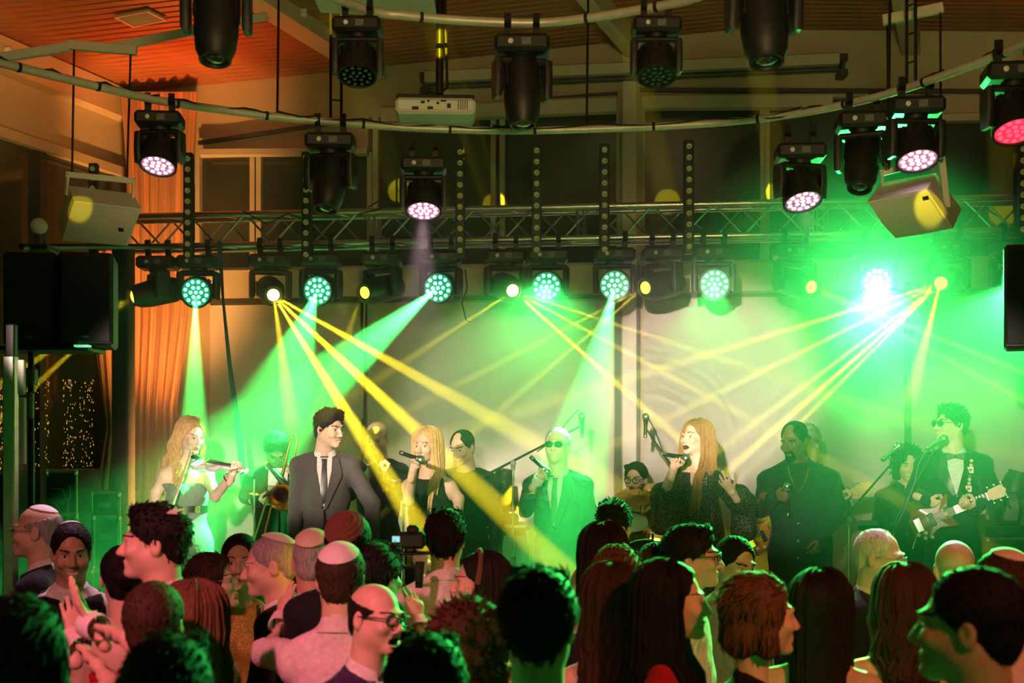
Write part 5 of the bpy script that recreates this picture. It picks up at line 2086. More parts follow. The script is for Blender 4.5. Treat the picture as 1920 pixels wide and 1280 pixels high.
mb.add(vs, [(2 * i, 2 * i + 2, 2 * i + 3, 2 * i + 1) for i in range(28)])
mb.build('belt', 'satin_black', g.o, g.root)
mb = MB()
for x in (-.055, -.035, .05, .065):
    p_ = g.N * .42 + g.hip * .58 + g.Xb * x + g.Fb * .5
    h_ = g.jbvh.ray_cast(Vector(p_), Vector(-g.Fb))
    if h_[0]:
        mb.box(h_[0] + Vector(g.Fb) * .010, (.024, .008, .040), Matrix(np.stack([g.Xb, -g.Fb, g.U], 1).tolist()), .003)
mb.build('belt_buckle', 'gold', g.o, g.root)
A = g.AR[1]; mb = MB(); d_ = Vector(unit(A['w'] - A['e'])); mb.lathe(Vector(A['w'] - np.array(d_) * .055), d_, [(.036, 0), (.040, .006), (.036, .014)], 18, False); mb.build('bracelet', 'gold', g.o, g.root)
# violin
va, vb = P(362, 866, 8.34), P(463, 884, 8.16)
d_ = (vb - va).normalized(); L_ = (vb - va).length
up = Vector((.1, -.55, .80)); up = (up - d_ * up.dot(d_)).normalized(); sd = up.cross(d_)
r = empty('violin', va, 'white electric violin held under the chin by the fair-haired woman', 'violin')
ol = [(0, -.055), (.03, -.095), (.08, -.100), (.115, -.07), (.14, -.055), (.165, -.07), (.20, -.085), (.235, -.07), (.25, -.03), (.25, .03), (.235, .05), (.16, .03), (.10, .05), (.05, .07), (.01, .05)]
ol = [(x * L_ / .56 * 1.15, y * .62) for x, y in ol]
mb = MB(); mb.prism(ol, (0, 0, 0), d_, sd, .034, .06); mb.build('body', 'white_lacquer', r)
mb = MB(); mb.tube([d_ * .2, d_ * (L_ - .06)], [.016, .012], 10); mb.build('neck', 'white_lacquer', r)
mb = MB(); mb.box(d_ * (L_ * .55) + up * .026, (L_ * .62, .028, .008), Matrix((d_, sd, up)).transposed(), .002); mb.build('fingerboard', 'grey_plastic', r)
mb = MB(); mb.box(d_ * (L_ - .05), (.09, .024, .024), Matrix((d_, sd, up)).transposed(), .008); mb.ball(d_ * L_ + up * .006, .019, 12); mb.build('scroll', 'white_lacquer', r)
for k in range(4):
    mb = MB(); mb.tube([d_ * (L_ - .075 + .018 * k) + sd * (.035 * (-1) ** k), d_ * (L_ - .075 + .018 * k)], .004, 6); mb.build('peg', 'chrome', r)
mb = MB(); mb.box(d_ * .12 + up * .030, (.006, .05, .026), Matrix((d_, sd, up)).transposed()); mb.build('bridge', 'maple', r)
for k in range(4):
    mb = MB(); mb.tube([d_ * .03 + up * .030 + sd * (.006 * (k - 1.5)), d_ * .12 + up * .044 + sd * (.008 * (k - 1.5)), d_ * (L_ - .07) + up * .030 + sd * (.004 * (k - 1.5))], .0011, 4); mb.build('string', 'steel', r)
mb = MB(); mb.ball(d_ * .015 + up * .03 + sd * .02, .035, 14, (1, 1, .5)); mb.build('chin_rest', 'black_plastic', r)
o = line('violin_bow', 'thin pale violin bow held low in her right hand', [P(358, 843, 8.213), P(338, 905, 8.175), P(316, 968, 8.175)], .0055, 'maple', 'bow')
mb = MB(); mb.tube([P(360, 845, 8.198) - o.location, P(319, 968, 8.16) - o.location], .003, 5, True); mb.build('hair', 'paper', o)
mb = MB(); mb.box(P(318, 960, 8.168) - o.location, (.02, .02, .03)); mb.build('frog', 'black_plastic', o)

# 2 trombonist
g = person('trombone player in a black suit with head bent down behind a music stand', (518, 812), 9.3, yaw=15, pitch=42, z0=S0, hair=('full', 'hair_black'), wear='jacket', cloth='cloth_black',
           arms={'l': ((560, 930, -1), (552, 895, -1), 'grip', (-.2, -.5, .7), (0, -.3, .8)), 'r': ((462, 930, 0), (486, 940, -1), 'grip', (.8, -.5, 0), (0, -.6, .5))})
strip(g, 'shirt_front', [(-.05, .01), (-.04, .10), (-.004, .26)], [(.05, .01), (.04, .10), (.004, .26)], 'cloth_white', .002)
collar(g, 'cloth_white')
r = empty('trombone', P(540, 880, 8.925), 'brass trombone held upright, its bell down, beside the tall suited singer', 'trombone')
rl = r.location.copy()
mb = MB(); mb.tube([P(547, 900, 8.925) - rl, P(553, 850, 8.925) - rl, P(557, 826, 8.925) - rl, P(553, 815, 8.925) - rl, P(546, 818, 8.925) - rl, P(541, 840, 8.91) - rl, P(530, 890, 8.888) - rl, P(520, 915, 8.865) - rl], [.009, .009, .009, .009, .009, .010, .014, .020], 10); mb.build('tube', 'brass', r)
mb = MB(); ax = (P(534, 938, 8.625) - P(520, 915, 8.865)).normalized(); mb.lathe(P(520, 915, 8.865) - rl, ax, [(.020, 0), (.026, .06), (.036, .12), (.055, .165), (.095, .20), (.098, .20), (.058, .16), (.03, .10)], 24, False); mb.build('bell', 'brass', r)
for (a, b) in (((503, 925, 8.85), (477, 1012, 8.7)), ((513, 930, 8.85), (493, 1012, 8.7))):
    mb = MB(); mb.tube([P(*a) - rl, P(*b) - rl], .0075, 8); mb.build('slide', 'brass', r)
mb = MB(); mb.tube([P(477, 1012, 8.7) - rl, P(485, 1018, 8.7) - rl, P(493, 1012, 8.7) - rl], .0075, 8); mb.build('slide_bow', 'brass', r)
mb = MB(); mb.tube([P(503, 925, 8.85) - rl, P(520, 905, 8.888) - rl, P(547, 900, 8.925) - rl], .007, 8); mb.build('brace', 'brass', r)
r = empty('trombone_mute', P(500, 868, 8.85), 'black straight mute standing before the white sheet music', 'mute')
mb = MB(); mb.tube([(0, 0, 0), P(541, 916, 8.812) - r.location], [.014, .026], 12); mb.build('cone', 'black_plastic', r)
mb = MB(); mb.ball((0, 0, 0), .018, 10); mb.build('end', 'maple', r)


def music_stand(label, c, w, h, z0, yaw=0., tilt=.5, paper=True, mt='black_metal', pole=None):
    c = Vector(c); r = empty('music_stand', (c.x, c.y, z0), label, 'music stand')
    M = Matrix.Rotation(yaw, 3, 'Z') @ Matrix.Rotation(-tilt, 3, 'X')
    q = c - r.location
    mb = MB(); mb.box(q, (w, .008, h), M, .002); mb.box(q + M @ Vector((0, -.025, -h / 2)), (w, .05, .008), M); mb.build('desk', mt, r, smooth=False)
    mb = MB(); mb.tube([(0, .02, .03), (0, .02, q.z - .03)], .010, 8); mb.build('pole', 'chrome' if pole else mt, r)
    for k in (30, 150, 270):
        a, b = math.cos(math.radians(k)), math.sin(math.radians(k)); mb = MB(); mb.tube([(0, .02, .22), (.28 * a, .02 + .28 * b, .012)], .007, 6); mb.build('leg', mt, r)
    return r, M, q


r, M, q = music_stand('music stand with white sheets before the trombone player', P(522, 900, 8.888), .15, .20, S0, 0., .25, False)
mb = MB(); mb.box((0, 0, 0), (.135, .004, .16), M); o = mb.build('sheet_music', 'paper', None, smooth=False); o.location = P(521, 898, 8.876); tag(o, 'white sheet music resting on the stand of the trombone player', 'sheet music')
mic_stand('slim bright microphone stand beside the violinist', None, S0, P(477, 898, 8.775), None, None, col='chrome')

# 3 tall singer
g = person('tall smiling singer in a dark suit and black tie looking to the side', (618, 768), 8.438, yaw=52, byaw=4, pitch=8, z0=S0, mouth='smile', hair=('quiff', 'hair_black'), wear='jacket', cloth='cloth_charcoal', sw=.162,
           arms={'r': ((556, 945, 0), (548, 1012, -1), 'grip', (.15, -.45, -.85), (.3, -.9, .5)), 'l': ((698, 945, 0), (700, 1020, -1), 'relax', None, (0, -1, 0))})
suit(g, lap='cloth_charcoal', vd=.33)
strip(g, 'front_edge', [(-.004, .34), (.0, .44), (-.018, .56)], [(.010, .34), (.014, .44), (.0, .56)], 'cloth_black', .004, 2, 10, .004)
strip(g, 'pocket_flap', [(-.135, .40), (-.135, .425)], [(-.075, .41), (-.075, .435)], 'cloth_charcoal', .004, 4, 2, .006)
strip(g, 'pocket_flap', [(.075, .41), (.075, .435)], [(.135, .40), (.135, .425)], 'cloth_charcoal', .004, 4, 2, .006)
a, b = held(g, -1, .08, .09); mic(a, b, 'dark microphone held low at the thigh by the tall suited singer')
mb = MB(); mb.ball(g.loc2w((-.082, .0, -.012)), .010, 10); mb.build('earpiece', 'black_plastic', g.o, g.root)

# 4 trumpeter
g = person('bald trumpet player in a black suit half lost in the yellow beam', (706, 790), 9.3, yaw=-8, pitch=16, z0=S0, hair=('horseshoe', 'hair_grey'), wear='jacket', cloth='cloth_black',
           arms={'r': ((655, 925, -1), (692, 880, -1), 'grip', (.25, -.2, .95), (.3, -.9, .3)), 'l': ((762, 925, -1), (722, 888, -1), 'grip', (-.3, -.3, .9), (-.2, -.9, .3))})
strip(g, 'shirt_front', [(-.05, .01), (-.04, .10), (-.004, .26)], [(.05, .01), (.04, .10), (.004, .26)], 'cloth_black', .002)
r = empty('trumpet', P(702, 846, 9.113), 'brass trumpet pointing down in the hands of the bald player', 'trumpet'); rl = r.location.copy()
e_ = P(716, 912, 8.865) - rl
mb = MB(); mb.tube([(0, 0, 0), e_ * .55], .006, 8); mb.lathe((0, 0, 0), -e_.normalized(), [(.006, 0), (.013, .02)], 10); mb.build('lead_pipe', 'brass', r)
o2 = Vector((.035, -.02, .0))
mb = MB(); mb.tube([o2 + e_ * .12, o2 + e_ * .75], [.007, .014], 10); mb.lathe(o2 + e_ * .75, e_, [(.014, 0), (.022, .04), (.040, .07), (.062, .085), (.058, .083), (.03, .06)], 22, False); mb.build('bell', 'brass', r)
mb = MB(); mb.tube([e_ * .55, e_ * .62 + o2 * .5, o2 + e_ * .55], .006, 8); mb.tube([o2 + e_ * .12, o2 * .5 + e_ * .06, e_ * .14], .006, 8); mb.build('tuning_slide', 'brass', r)
for k in range(3):
    mb = MB(); mb.tube([o2 * .5 + e_ * (.28 + .08 * k) - Vector((.0, 0, .03)), o2 * .5 + e_ * (.28 + .08 * k) + Vector((.02, -.04, .05))], .010, 8); mb.build('valve', 'brass', r)

# 5 blonde singer
g = person('blonde singer with long straight hair in a sleeveless black dress singing', (800, 801), 8.363, yaw=-24, byaw=-8, pitch=4, hs=.97, sex='f', z0=S0, mouth='open', hair=('cap', 'hair_blond'), brow='hair_honey',
           long=dict(n=230, zend=-.44, face=44, wave=.007, freq=1.2, width=.011, seed=8), wear='sleeveless', cloth='cloth_black',
           arms={'r': ((766, 938, -1), (775, 880, -1), 'grip', (.25, -.2, .9), (.75, -.35, .45)), 'l': ((860, 935, 0), (858, 1005, -1), 'relax', None, (0, -1, 0))})
a, b = held(g, -1, .07, .10); mic(a, b, 'black microphone with silver head at the mouth of the blonde singer')
strip(g, 'sequin_panel', [(-.115, .40), (-.125, .50), (-.13, .60)], [(-.07, .40), (-.085, .50), (-.095, .60)], 'sequin_gold', .003, 4, 10)
mic_stand('straight microphone stand before the blonde singer', None, S0, P(757, 935, 8.175), None, None, col='chrome')

# 6 man behind
g = person('short-haired man in a black suit standing behind the blonde singer', (866, 806), 9.075, yaw=-28, byaw=-12, pitch=16, z0=S0, hair=('receding', 'hair_black'), wear='jacket', cloth='cloth_black', legs='cloth_black', sw=.165)
strip(g, 'shirt_front', [(-.05, .01), (-.05, .10), (-.004, .30)], [(.05, .01), (.05, .10), (.004, .30)], 'cloth_tee', .002)
for s in (1, -1):
    strip(g, 'lapel', [(s * .052, .005), (s * .045, .10), (s * .004, .30)], [(s * .092, .010), (s * .11, .12), (s * .022, .31)], 'cloth_black', .005, 4, 12, .006)

# 7 singer in sunglasses
g = person('grey-haired singer in sunglasses and a dark suit holding a microphone at his chest', (1045, 801), 8.438, yaw=-16, byaw=-14, pitch=-6, z0=S0, hair=('short', 'hair_white'), brow='hair_grey', glasses='sun', wear='jacket', cloth='cloth_navy', sw=.165, skin='skin_light',
           arms={'r': ((985, 955, -1), (1010, 898, -1), 'grip', (.55, -.25, .75), (.70, -.35, .35)), 'l': ((1103, 955, 0), (1098, 1035, -1), 'relax', None, (0, -1, 0))})
suit(g, lap='cloth_navy', tie='satin_black'); cuff(g, -1, 'cloth_white')
a, b = held(g, -1, .05, .12); mic(a, b, 'black microphone held across the chest by the singer in sunglasses')

# 8 drummer
g = person('bearded drummer in glasses and a black T-shirt seated behind the cymbals', (1192, 867), 9.675, yaw=-22, byaw=-10, pitch=6, z0=S0 + .05, sit=True, hair=('side', 'hair_black'), beard=('full', 'hair_brown'), glasses='thick', wear='tee', cloth='cloth_tee',
           arms={'r': ((1148, 955, 0), (1170, 1000, -1), 'fist', (.2, -.9, -.1), (0, 0, 1)), 'l': ((1238, 955, 0), (1222, 1000, -1), 'fist', (-.2, -.9, -.1), (0, 0, 1))})
strip(g, 'neck_opening', [(-.065, .015), (-.02, .10), (-.004, .14)], [(.065, .015), (.02, .10), (.004, .14)], 'skin_light', .001, 6, 8, .002)
r = empty('drum_stool', (g.hip[0], g.hip[1], S0), 'round black drum stool under the bearded drummer', 'stool')
mb = MB(); mb.lathe((0, 0, g.hip[2] - S0 - .21), (0, 0, 1), [(.15, 0), (.17, .03), (.17, .07), (.14, .09)], 20); mb.build('seat', 'black_plastic', r)
mb = MB(); mb.tube([(0, 0, .02), (0, 0, g.hip[2] - S0 - .2)], .02, 10); mb.build('pole', 'chrome', r)
for k in (0, 120, 240):
    mb = MB(); mb.tube([(0, 0, .2), (.25 * math.cos(math.radians(k)), .25 * math.sin(math.radians(k)), .012)], .012, 8); mb.build('leg', 'chrome', r)


def cymbal(label, c, R, ax, z0):
    c = Vector(c); r = empty('cymbal', (c.x, c.y, z0), label, 'cymbal')
    mb = MB(); mb.lathe(c - r.location, ax, [(R, -.016), (R * .6, -.006), (R * .24, .0), (R * .22, .006), (R * .1, .022), (.006, .026), (.005, .022), (R * .22, .002), (R * .6, -.009), (R, -.018)], 36, False); mb.build('plate', 'brass', r)
    mb = MB(); mb.tube([(0, 0, .2), c - r.location + Vector(ax) * .05], .009, 8); mb.build('pole', 'chrome', r)
    mb = MB(); mb.lathe(c - r.location, ax, [(.012, .026), (.016, .032), (.012, .045)], 10); mb.build('felt', 'rubber', r)
    mb = MB(); q = c - r.location; mb.box((0, 0, q.z * .62), (.035, .03, .05), None, .006); mb.tube([(0, 0, q.z * .62), (.05, -.02, q.z * .62)], .006, 6); mb.build('clamp', 'chrome', r)
    for k in (0, 120, 240):
        mb = MB(); mb.tube([(0, 0, .24), (.25 * math.cos(math.radians(k)), .25 * math.sin(math.radians(k)), .012)], .008, 8); mb.build('leg', 'chrome', r)
cymbal('tilted cymbal in front of the bearded drummer', P(1204, 923, 9.225), .21, (-.18, -.32, .93), S0)
cymbal('low hi-hat cymbal beside the brunette singer', P(1224, 988, 9.075), .17, (.0, -.12, .99), S0)


def drum(label, c, R, h, ax, m, z0, head='paper'):
    c = Vector(c); r = empty('drum', (c.x, c.y, z0), label, 'drum'); q = c - r.location; a = Vector(ax).normalized()
    mb = MB(); mb.lathe(q - a * h / 2, a, [(R, 0), (R, h)], 30); mb.build('shell', m, r)
    mb = MB(); mb.lathe(q + a * (h / 2), a, [(R * .98, 0), (R * .98, .006)], 30); mb.build('drum_head', head, r)
    for e_ in (-1, 1):
        mb = MB(); mb.lathe(q + a * (e_ * h / 2), a, [(R + .004, -.012), (R + .010, -.012), (R + .010, .012), (R + .004, .012)], 30, False); mb.build('hoop', 'chrome', r)
    u = a.orthogonal().normalized(); w = a.cross(u)
    for k in range(8):
        an = k * math.pi / 4
        d = u * math.cos(an) + w * math.sin(an)
        mb = MB(); mb.tube([q + d * (R + .012) - a * h / 2, q + d * (R + .012) + a * h / 2], .004, 6); mb.box(q + d * (R + .008), (.022, .022, .05), None, .004); mb.build('lug', 'chrome', r)
    for k in range(3):
        an = k * 2.094
        d = Vector((math.cos(an), math.sin(an), 0)) * (R * .8)
        mb = MB(); mb.tube([(d.x, d.y, .01), (q.x + d.x, q.y + d.y, q.z)], .008, 6); mb.build('leg', 'chrome', r)
drum('orange-brown tom drum with chrome lugs in front of the drummer', P(1180, 1004, 9.075), .13, .22, (0, -.5, .86), 'amber_wood', S0)
drum('black bass drum low before the drummer', P(1205, 1075, 9.113), .25, .35, (0, -1, 0), 'black_plastic', S0, 'black_plastic')
drum('snare drum beside the low hi-hat', P(1240, 1030, 9.3), .17, .14, (.05, -.15, .98), 'chrome', S0)

# 9 brunette singer
g = person('brunette singer with very long hair in a black sequined robe singing loudly', (1304, 786), 8.325, yaw=-50, byaw=-18, pitch=-6, hs=.98, sex='f', z0=S0, mouth='open', hair=('cap', 'hair_honey'), brow='hair_brown',
           long=dict(n=260, zend=-.50, face=58, wave=.010, freq=1.4, width=.012, seed=12, spread=1.12), wear='sleeveless', cloth='sequin_black',
           arms={'r': ((1243, 932, -1), (1263, 878, -1), 'grip', (.2, -.15, .95), (.75, .0, .62)), 'l': ((1395, 945, -1), (1372, 922, -1), 'spread', (-.55, -.35, .75), (.7, -.3, .5))})
a, b = held(g, -1, .075, .10); mic(a, b, 'black and silver microphone raised to the mouth of the brunette singer')
for s in (1, -1):                                       # wide robe sleeves and fronts
    A = g.AR[s]
    q = Sdf(.03)
    e2 = A['e'] + (A['w'] - A['e']) * (.05 if s < 0 else .55)
    q.cone(g.sh[s] - g.Xb * s * .02, A['e'], .062, .075); q.cone(A['e'], e2, .075, .085); q.cone(A['e'], A['e'] - np.array((0, 0, .16)), .07, .085, fl=(g.Fb, .5))
    q.cone(g.sh[s] - g.Xb * s * .05 - g.U * .05, g.hip + g.Xb * s * .16 - g.U * .25, .075, .11, fl=(g.Xb, .6))
    sv, sq_ = q.mesh(.012)
    n_ = vnormals(sv, sq_)
    g.put('robe_sleeve', sv + n_ * (.006 * wob(sv * np.array((1, 1, .3)), 40, 4 + s))[:, None], sq_, 'sequin_black')
strip(g, 'neckline', [(-.035, .02), (-.03, .10), (-.003, .17)], [(.035, .02), (.03, .10), (.003, .17)], 'skin_light', .002, 5, 8, .002)

# 10 singer with collarless jacket
g = person('older dark-skinned singer in a collarless dark jacket with a gold chain', (1489, 790), 8.288, yaw=-40, byaw=-12, pitch=16, z0=S0, skin='skin_dark', hair=('receding', 'hair_black'), beard=('goatee', 'hair_black'), wear='coat', cloth='cloth_green', legs='cloth_green', sw=.185, fat=1.08,
           arms={'r': ((1426, 955, 0), (1450, 930, -1), 'grip', (.85, -.5, .0), (.0, -.1, .99)), 'l': ((1572, 950, 0), (1538, 1010, -1), 'relax', (-.35, -.3, -.9), (-.6, -.7, .1))})
a, b = held(g, -1, .085, .13); mic(a, b, 'silver-headed microphone held upright before the collarless jacket')
mb = MB(); pts = [g.N + g.U * .05 - g.Xb * .062 - g.Fb * .01] ; pts = [onbody(g, -.066, .0, .006), onbody(g, -.05, .06, .006), onbody(g, -.02, .13, .006), onbody(g, .0, .165, .008), onbody(g, .03, .12, .006), onbody(g, .056, .05, .006), onbody(g, .066, .0, .006)]
mb.tube(pts, .005, 6); mb.build('gold_chain', 'gold', g.o, g.root)
for d in (.36, .47, .58):
    mb = MB(); mb.ball(onbody(g, .0, d, .004), .011, 10, (1, .5, 1)); mb.build('button', 'steel', g.o, g.root)
o_ = strip(g, 'placket', [(-.006, .08), (-.006, .62)], [(.002, .08), (.002, .62)], 'cloth_green', .002, 1, 16, .003)

# 11 bass player, hidden behind him, and the bass
g = person('bass player in black almost hidden behind the singer with the gold chain', (1512, 797), 9.15, yaw=-30, byaw=-5, z0=S0, hair=('full', 'hair_grey'), wear='jacket', cloth='cloth_black',
           arms={'l': ((1585, 960, -1), (1583, 945, -1), 'fret', (-.1, -.1, .95), (-.5, -.7, .3)), 'r': ((1455, 950, -1), (1450, 985, -1), 'relax', (0, -.3, -.9), (0, -1, 0))})
collar(g, 'cloth_black')


def guitar(name, label, body, bodyR, neck_end, up, L, outline, mt, board, nfret, head, pick, hm, knobs):
    """body = centre of the body, neck_end = nut; up = out of the strings' face"""
    b, e = Vector(body), Vector(neck_end)
    d = (e - b).normalized(); up = Vector(up); up = (up - d * up.dot(d)).normalized(); sd = up.cross(d)
    r = empty(name, b, label, 'guitar')
    M = Matrix((d, sd, up)).transposed()
    mb = MB(); mb.prism([(x * L, y * L) for x, y in outline], (0, 0, 0), d, sd, .045, .10); mb.build('body', mt, r)
    n0 = .30 * L; n1 = (e - b).length
    mb = MB(); mb.tube([d * n0 * .6 + up * .02, d * n1 + up * .016], [.026, .021], 10, True, flat=(up, .7)); mb.build('neck', 'maple', r)
    mb = MB(); mb.box(d * ((n0 * .8 + n1) / 2) + up * .036, (n1 - n0 * .8, .050, .007), M); mb.build('fingerboard', board, r, smooth=False)
    for k in range(nfret):
        x = n1 - (n1 - n0 * .8) * (1 - 2 ** (-k / 10.)) * 1.25
        mb = MB(); mb.box(d * x + up * .041, (.0035, .052, .003), M); mb.build('fret', 'steel', r, smooth=False)
    mb = MB(); mb.prism([(x, y) for x, y in head], d * n1 + up * .012, d, sd, .018, .04); mb.build('headstock', hm, r)
    for k in range(pick):
        x = .025 + .085 * (k % ((pick + 1) // 2)) / max(1, (pick + 1) // 2 - 1); y = .036 if k < (pick + 1) // 2 else -.036
        mb = MB(); mb.tube([d * (n1 + x) + sd * y * .4 + up * .012, d * (n1 + x) + sd * y * 1.25 + up * .012], .005, 6); mb.ball(d * (n1 + x) + sd * y * 1.45 + up * .012, .011, 8, (1, 1, .7)); mb.build('tuning_peg', 'chrome', r)
    for k in range(4 if name == 'bass_guitar' else 6):
        y = (k - (1.5 if name == 'bass_guitar' else 2.5)) * (.010 if name == 'bass_guitar' else .0075)
        mb = MB(); mb.tube([-d * .12 * L / .4 + sd * y * 1.5 + up * .040, d * n1 + sd * y + up * .045], .0012 if name != 'bass_guitar' else .0018, 4); mb.build('string', 'steel', r)
    for x in (-.02, .10):
        mb = MB(); mb.box(d * x * L / .4 + up * .028, (.035, .085, .016), M, .004); mb.build('pickup', 'black_plastic' if mt != 'amber_wood' else 'chrome', r)
    mb = MB(); mb.box(-d * .12 * L / .4 + up * .030, (.045, .09, .018), M, .004); mb.build('bridge', 'chrome', r)
    for (x, y) in knobs:
        mb = MB(); mb.lathe(d * x + sd * y + up * .022, up, [(.013, 0), (.012, .016)], 12); mb.build('knob', 'paper', r)
    return r, d, sd, up


OUT_B = [(-.42, 0), (-.40, .13), (-.32, .22), (-.18, .26), (-.03, .22), (.10, .19), (.24, .25), (.42, .34), (.46, .31), (.36, .18), (.28, .07), (.30, -.07), (.34, -.16), (.40, -.22), (.34, -.27), (.18, -.24), (.04, -.19), (-.10, -.21), (-.24, -.27), (-.35, -.22), (-.41, -.12)]
guitar('bass_guitar', 'amber bass guitar held behind the singer with the gold chain', P(1434, 1004, 8.812), .2, P(1590, 931, 8.925), (-.15, -.97, .15), .40, OUT_B, 'amber_wood', 'rosewood', 14,
       [(0, -.025), (.06, -.05), (.14, -.055), (.20, -.02), (.20, .03), (.12, .05), (.04, .04), (0, .025)], 4, 'maple', [(-.10, -.06), (-.05, -.07), (0, -.075)])

# 12 keyboard player in the dark
g = person('dark-haired musician in a black suit standing in the green shade behind the microphones', (1702, 838), 9.375, yaw=-5, pitch=12, z0=S0, hair=('curly', 'hair_black'), wear='jacket', cloth='cloth_black')
suit(g, shirt='cloth_black', lap='cloth_black', tie=None, btn=False)
# 13 guitarist
g = person('guitarist in a tuxedo with bow tie and sunglasses turned to the side', (1783, 760), 8.288, yaw=-72, byaw=-12, pitch=-4, z0=S0, hair=('quiff', 'hair_black'), glasses='sun', wear='jacket', cloth='cloth_navy', sw=.172,
           arms={'r': ((1712, 925, 0), (1738, 938, -1), 'grip', (.75, -.4, -.35), (.3, -.6, .7)), 'l': ((1864, 935, -1), (1826, 952, -1), 'fret', (-.75, -.35, .25), (-.2, -.8, .5))})
suit(g, lap='satin_black', bow=True, vd=.26)
cuff(g, 1, 'rubber', .037, .02)
mb = MB(); mb.ball(g.loc2w((.083, .002, -.012)), .011, 10); mb.ball(g.loc2w((-.083, .002, -.012)), .011, 10); mb.build('earpiece', 'black_plastic', g.o, g.root)
OUT_G = [(-.44, 0), (-.42, .14), (-.33, .25), (-.17, .28), (-.02, .22), (.09, .19), (.20, .23), (.34, .33), (.40, .30), (.33, .17), (.24, .06), (.25, -.06), (.31, -.15), (.36, -.26), (.30, -.29), (.18, -.24), (.06, -.20), (-.06, -.22), (-.20, -.29), (-.35, -.25), (-.43, -.13)]
gr, gd, gs, gu = guitar('electric_guitar', 'dark red electric guitar held high by the guitarist in the tuxedo', P(1752, 972, 8.04), .18, P(1850, 931, 7.965), (-.12, -.98, .12), .35, OUT_G, 'red_wood', 'rosewood', 16,
                        [(0, -.02), (.03, -.036), (.10, -.04), (.125, 0), (.10, .04), (.03, .036), (0, .02)], 6, 'maple', [(-.10, -.09), (-.06, -.10), (-.13, -.055), (-.085, -.06)])
mb = MB(); mb.tube([-gd * .14 + gu * .03 - gs * .05, -gd * .20 + gu * .055 - gs * .12], .004, 6); mb.build('tremolo_arm', 'chrome', gr)
so = strip(g, 'guitar_strap', [(.082, .015), (.070, .10), (.045, .22), (.040, .30)], [(.125, .02), (.115, .10), (.092, .22), (.086, .30)], 'satin_black', .012, 4, 14, .003)
pm = empty('strap_patches', g.root) if False else None
for k, (d, sq) in enumerate(((.045, 0), (.075, 0), (.105, 1), (.145, 2), (.165, 0), (.19, 0), (.225, 1), (.265, 2))):
    x = .100 - .12 * max(0, d - .02)
    c = onbody(g, x, d, .018)
    M = Matrix(np.stack([g.Xb, -g.Fb, g.U], 1).tolist())
    mb = MB()
    if sq == 1:
        mb.box(c, (.038, .003, .040), M, .001); mb.build('card_patch', 'paper', so, g.root, smooth=False)
        mb = MB()
        hp = [(0, -.011), (.010, .001), (.0095, .007), (.005, .009), (0, .005), (-.005, .009), (-.0095, .007), (-.010, .001)]
        mb.prism(hp, c + Vector(g.Fb) * .003, g.Xb, g.U, .002); mb.build('heart', 'cloth_red', so, g.root, smooth=False)
    else:
        mb.lathe(c, Vector(g.Fb), [(.011, 0), (.011, .003)], 12); mb.build('round_patch', 'maple' if sq == 0 else 'chrome', so, g.root)

# microphone stands with booms
mic_stand('black boom stand reaching up past the singer in sunglasses', None, S0, P(962, 868, 8.85), P(906, 893, 8.775), P(1086, 800, 9.0), loop=True)
mic(P(1091, 787, 9.0), P(1092, 806, 9.0) - Vector((0, 0, .05)), 'small overhead microphone on the boom above the singer in sunglasses')
mic_stand('black boom stand behind the raised hand of the brunette singer', None, S0, P(1262, 875, 9.15), P(1290, 918, 9.113), P(1213, 806, 9.188), loop=True)
mic(P(1211, 782, 9.188), P(1210, 806, 9.188) - Vector((0, 0, .05)), 'small microphone standing up on the boom left of the brunette singer')
mic_stand('tall boom stand between the gold-chain singer and the guitarist', None, S0, P(1592, 973, 8.025), P(1549, 1010, 7.988), P(1674, 866, 8.062))
mic(P(1688, 833, 8.062), P(1655, 862, 8.025), 'silver microphone on the tall boom stand left of the guitarist', True)
mic_stand('second boom stand rising in front of the guitarist', None, S0, P(1676, 986, 7.95), P(1660, 1012, 7.95), P(1752, 840, 7.965))
mic(P(1770, 822, 7.965), P(1738, 843, 7.92), 'silver microphone before the chin of the guitarist', True)
line('microphone_cable', 'pale cable hanging down from the microphone of the guitarist', [P(1738, 843, 7.92), P(1722, 870, 7.89), P(1715, 905, 7.89), P(1700, 945, 7.905), P(1680, 985, 7.92), P(1670, 1040, 7.95)], .0045, 'grey_plastic')
music_stand('black music stand between the brunette and the gold-chain singer', P(1402, 950, 8.625), .16, .11, S0, .5, .9, False, pole=True)
music_stand('black music stand low in front of the keyboard player', P(1628, 985, 8.625), .13, .10, S0, -.3, .9, False)
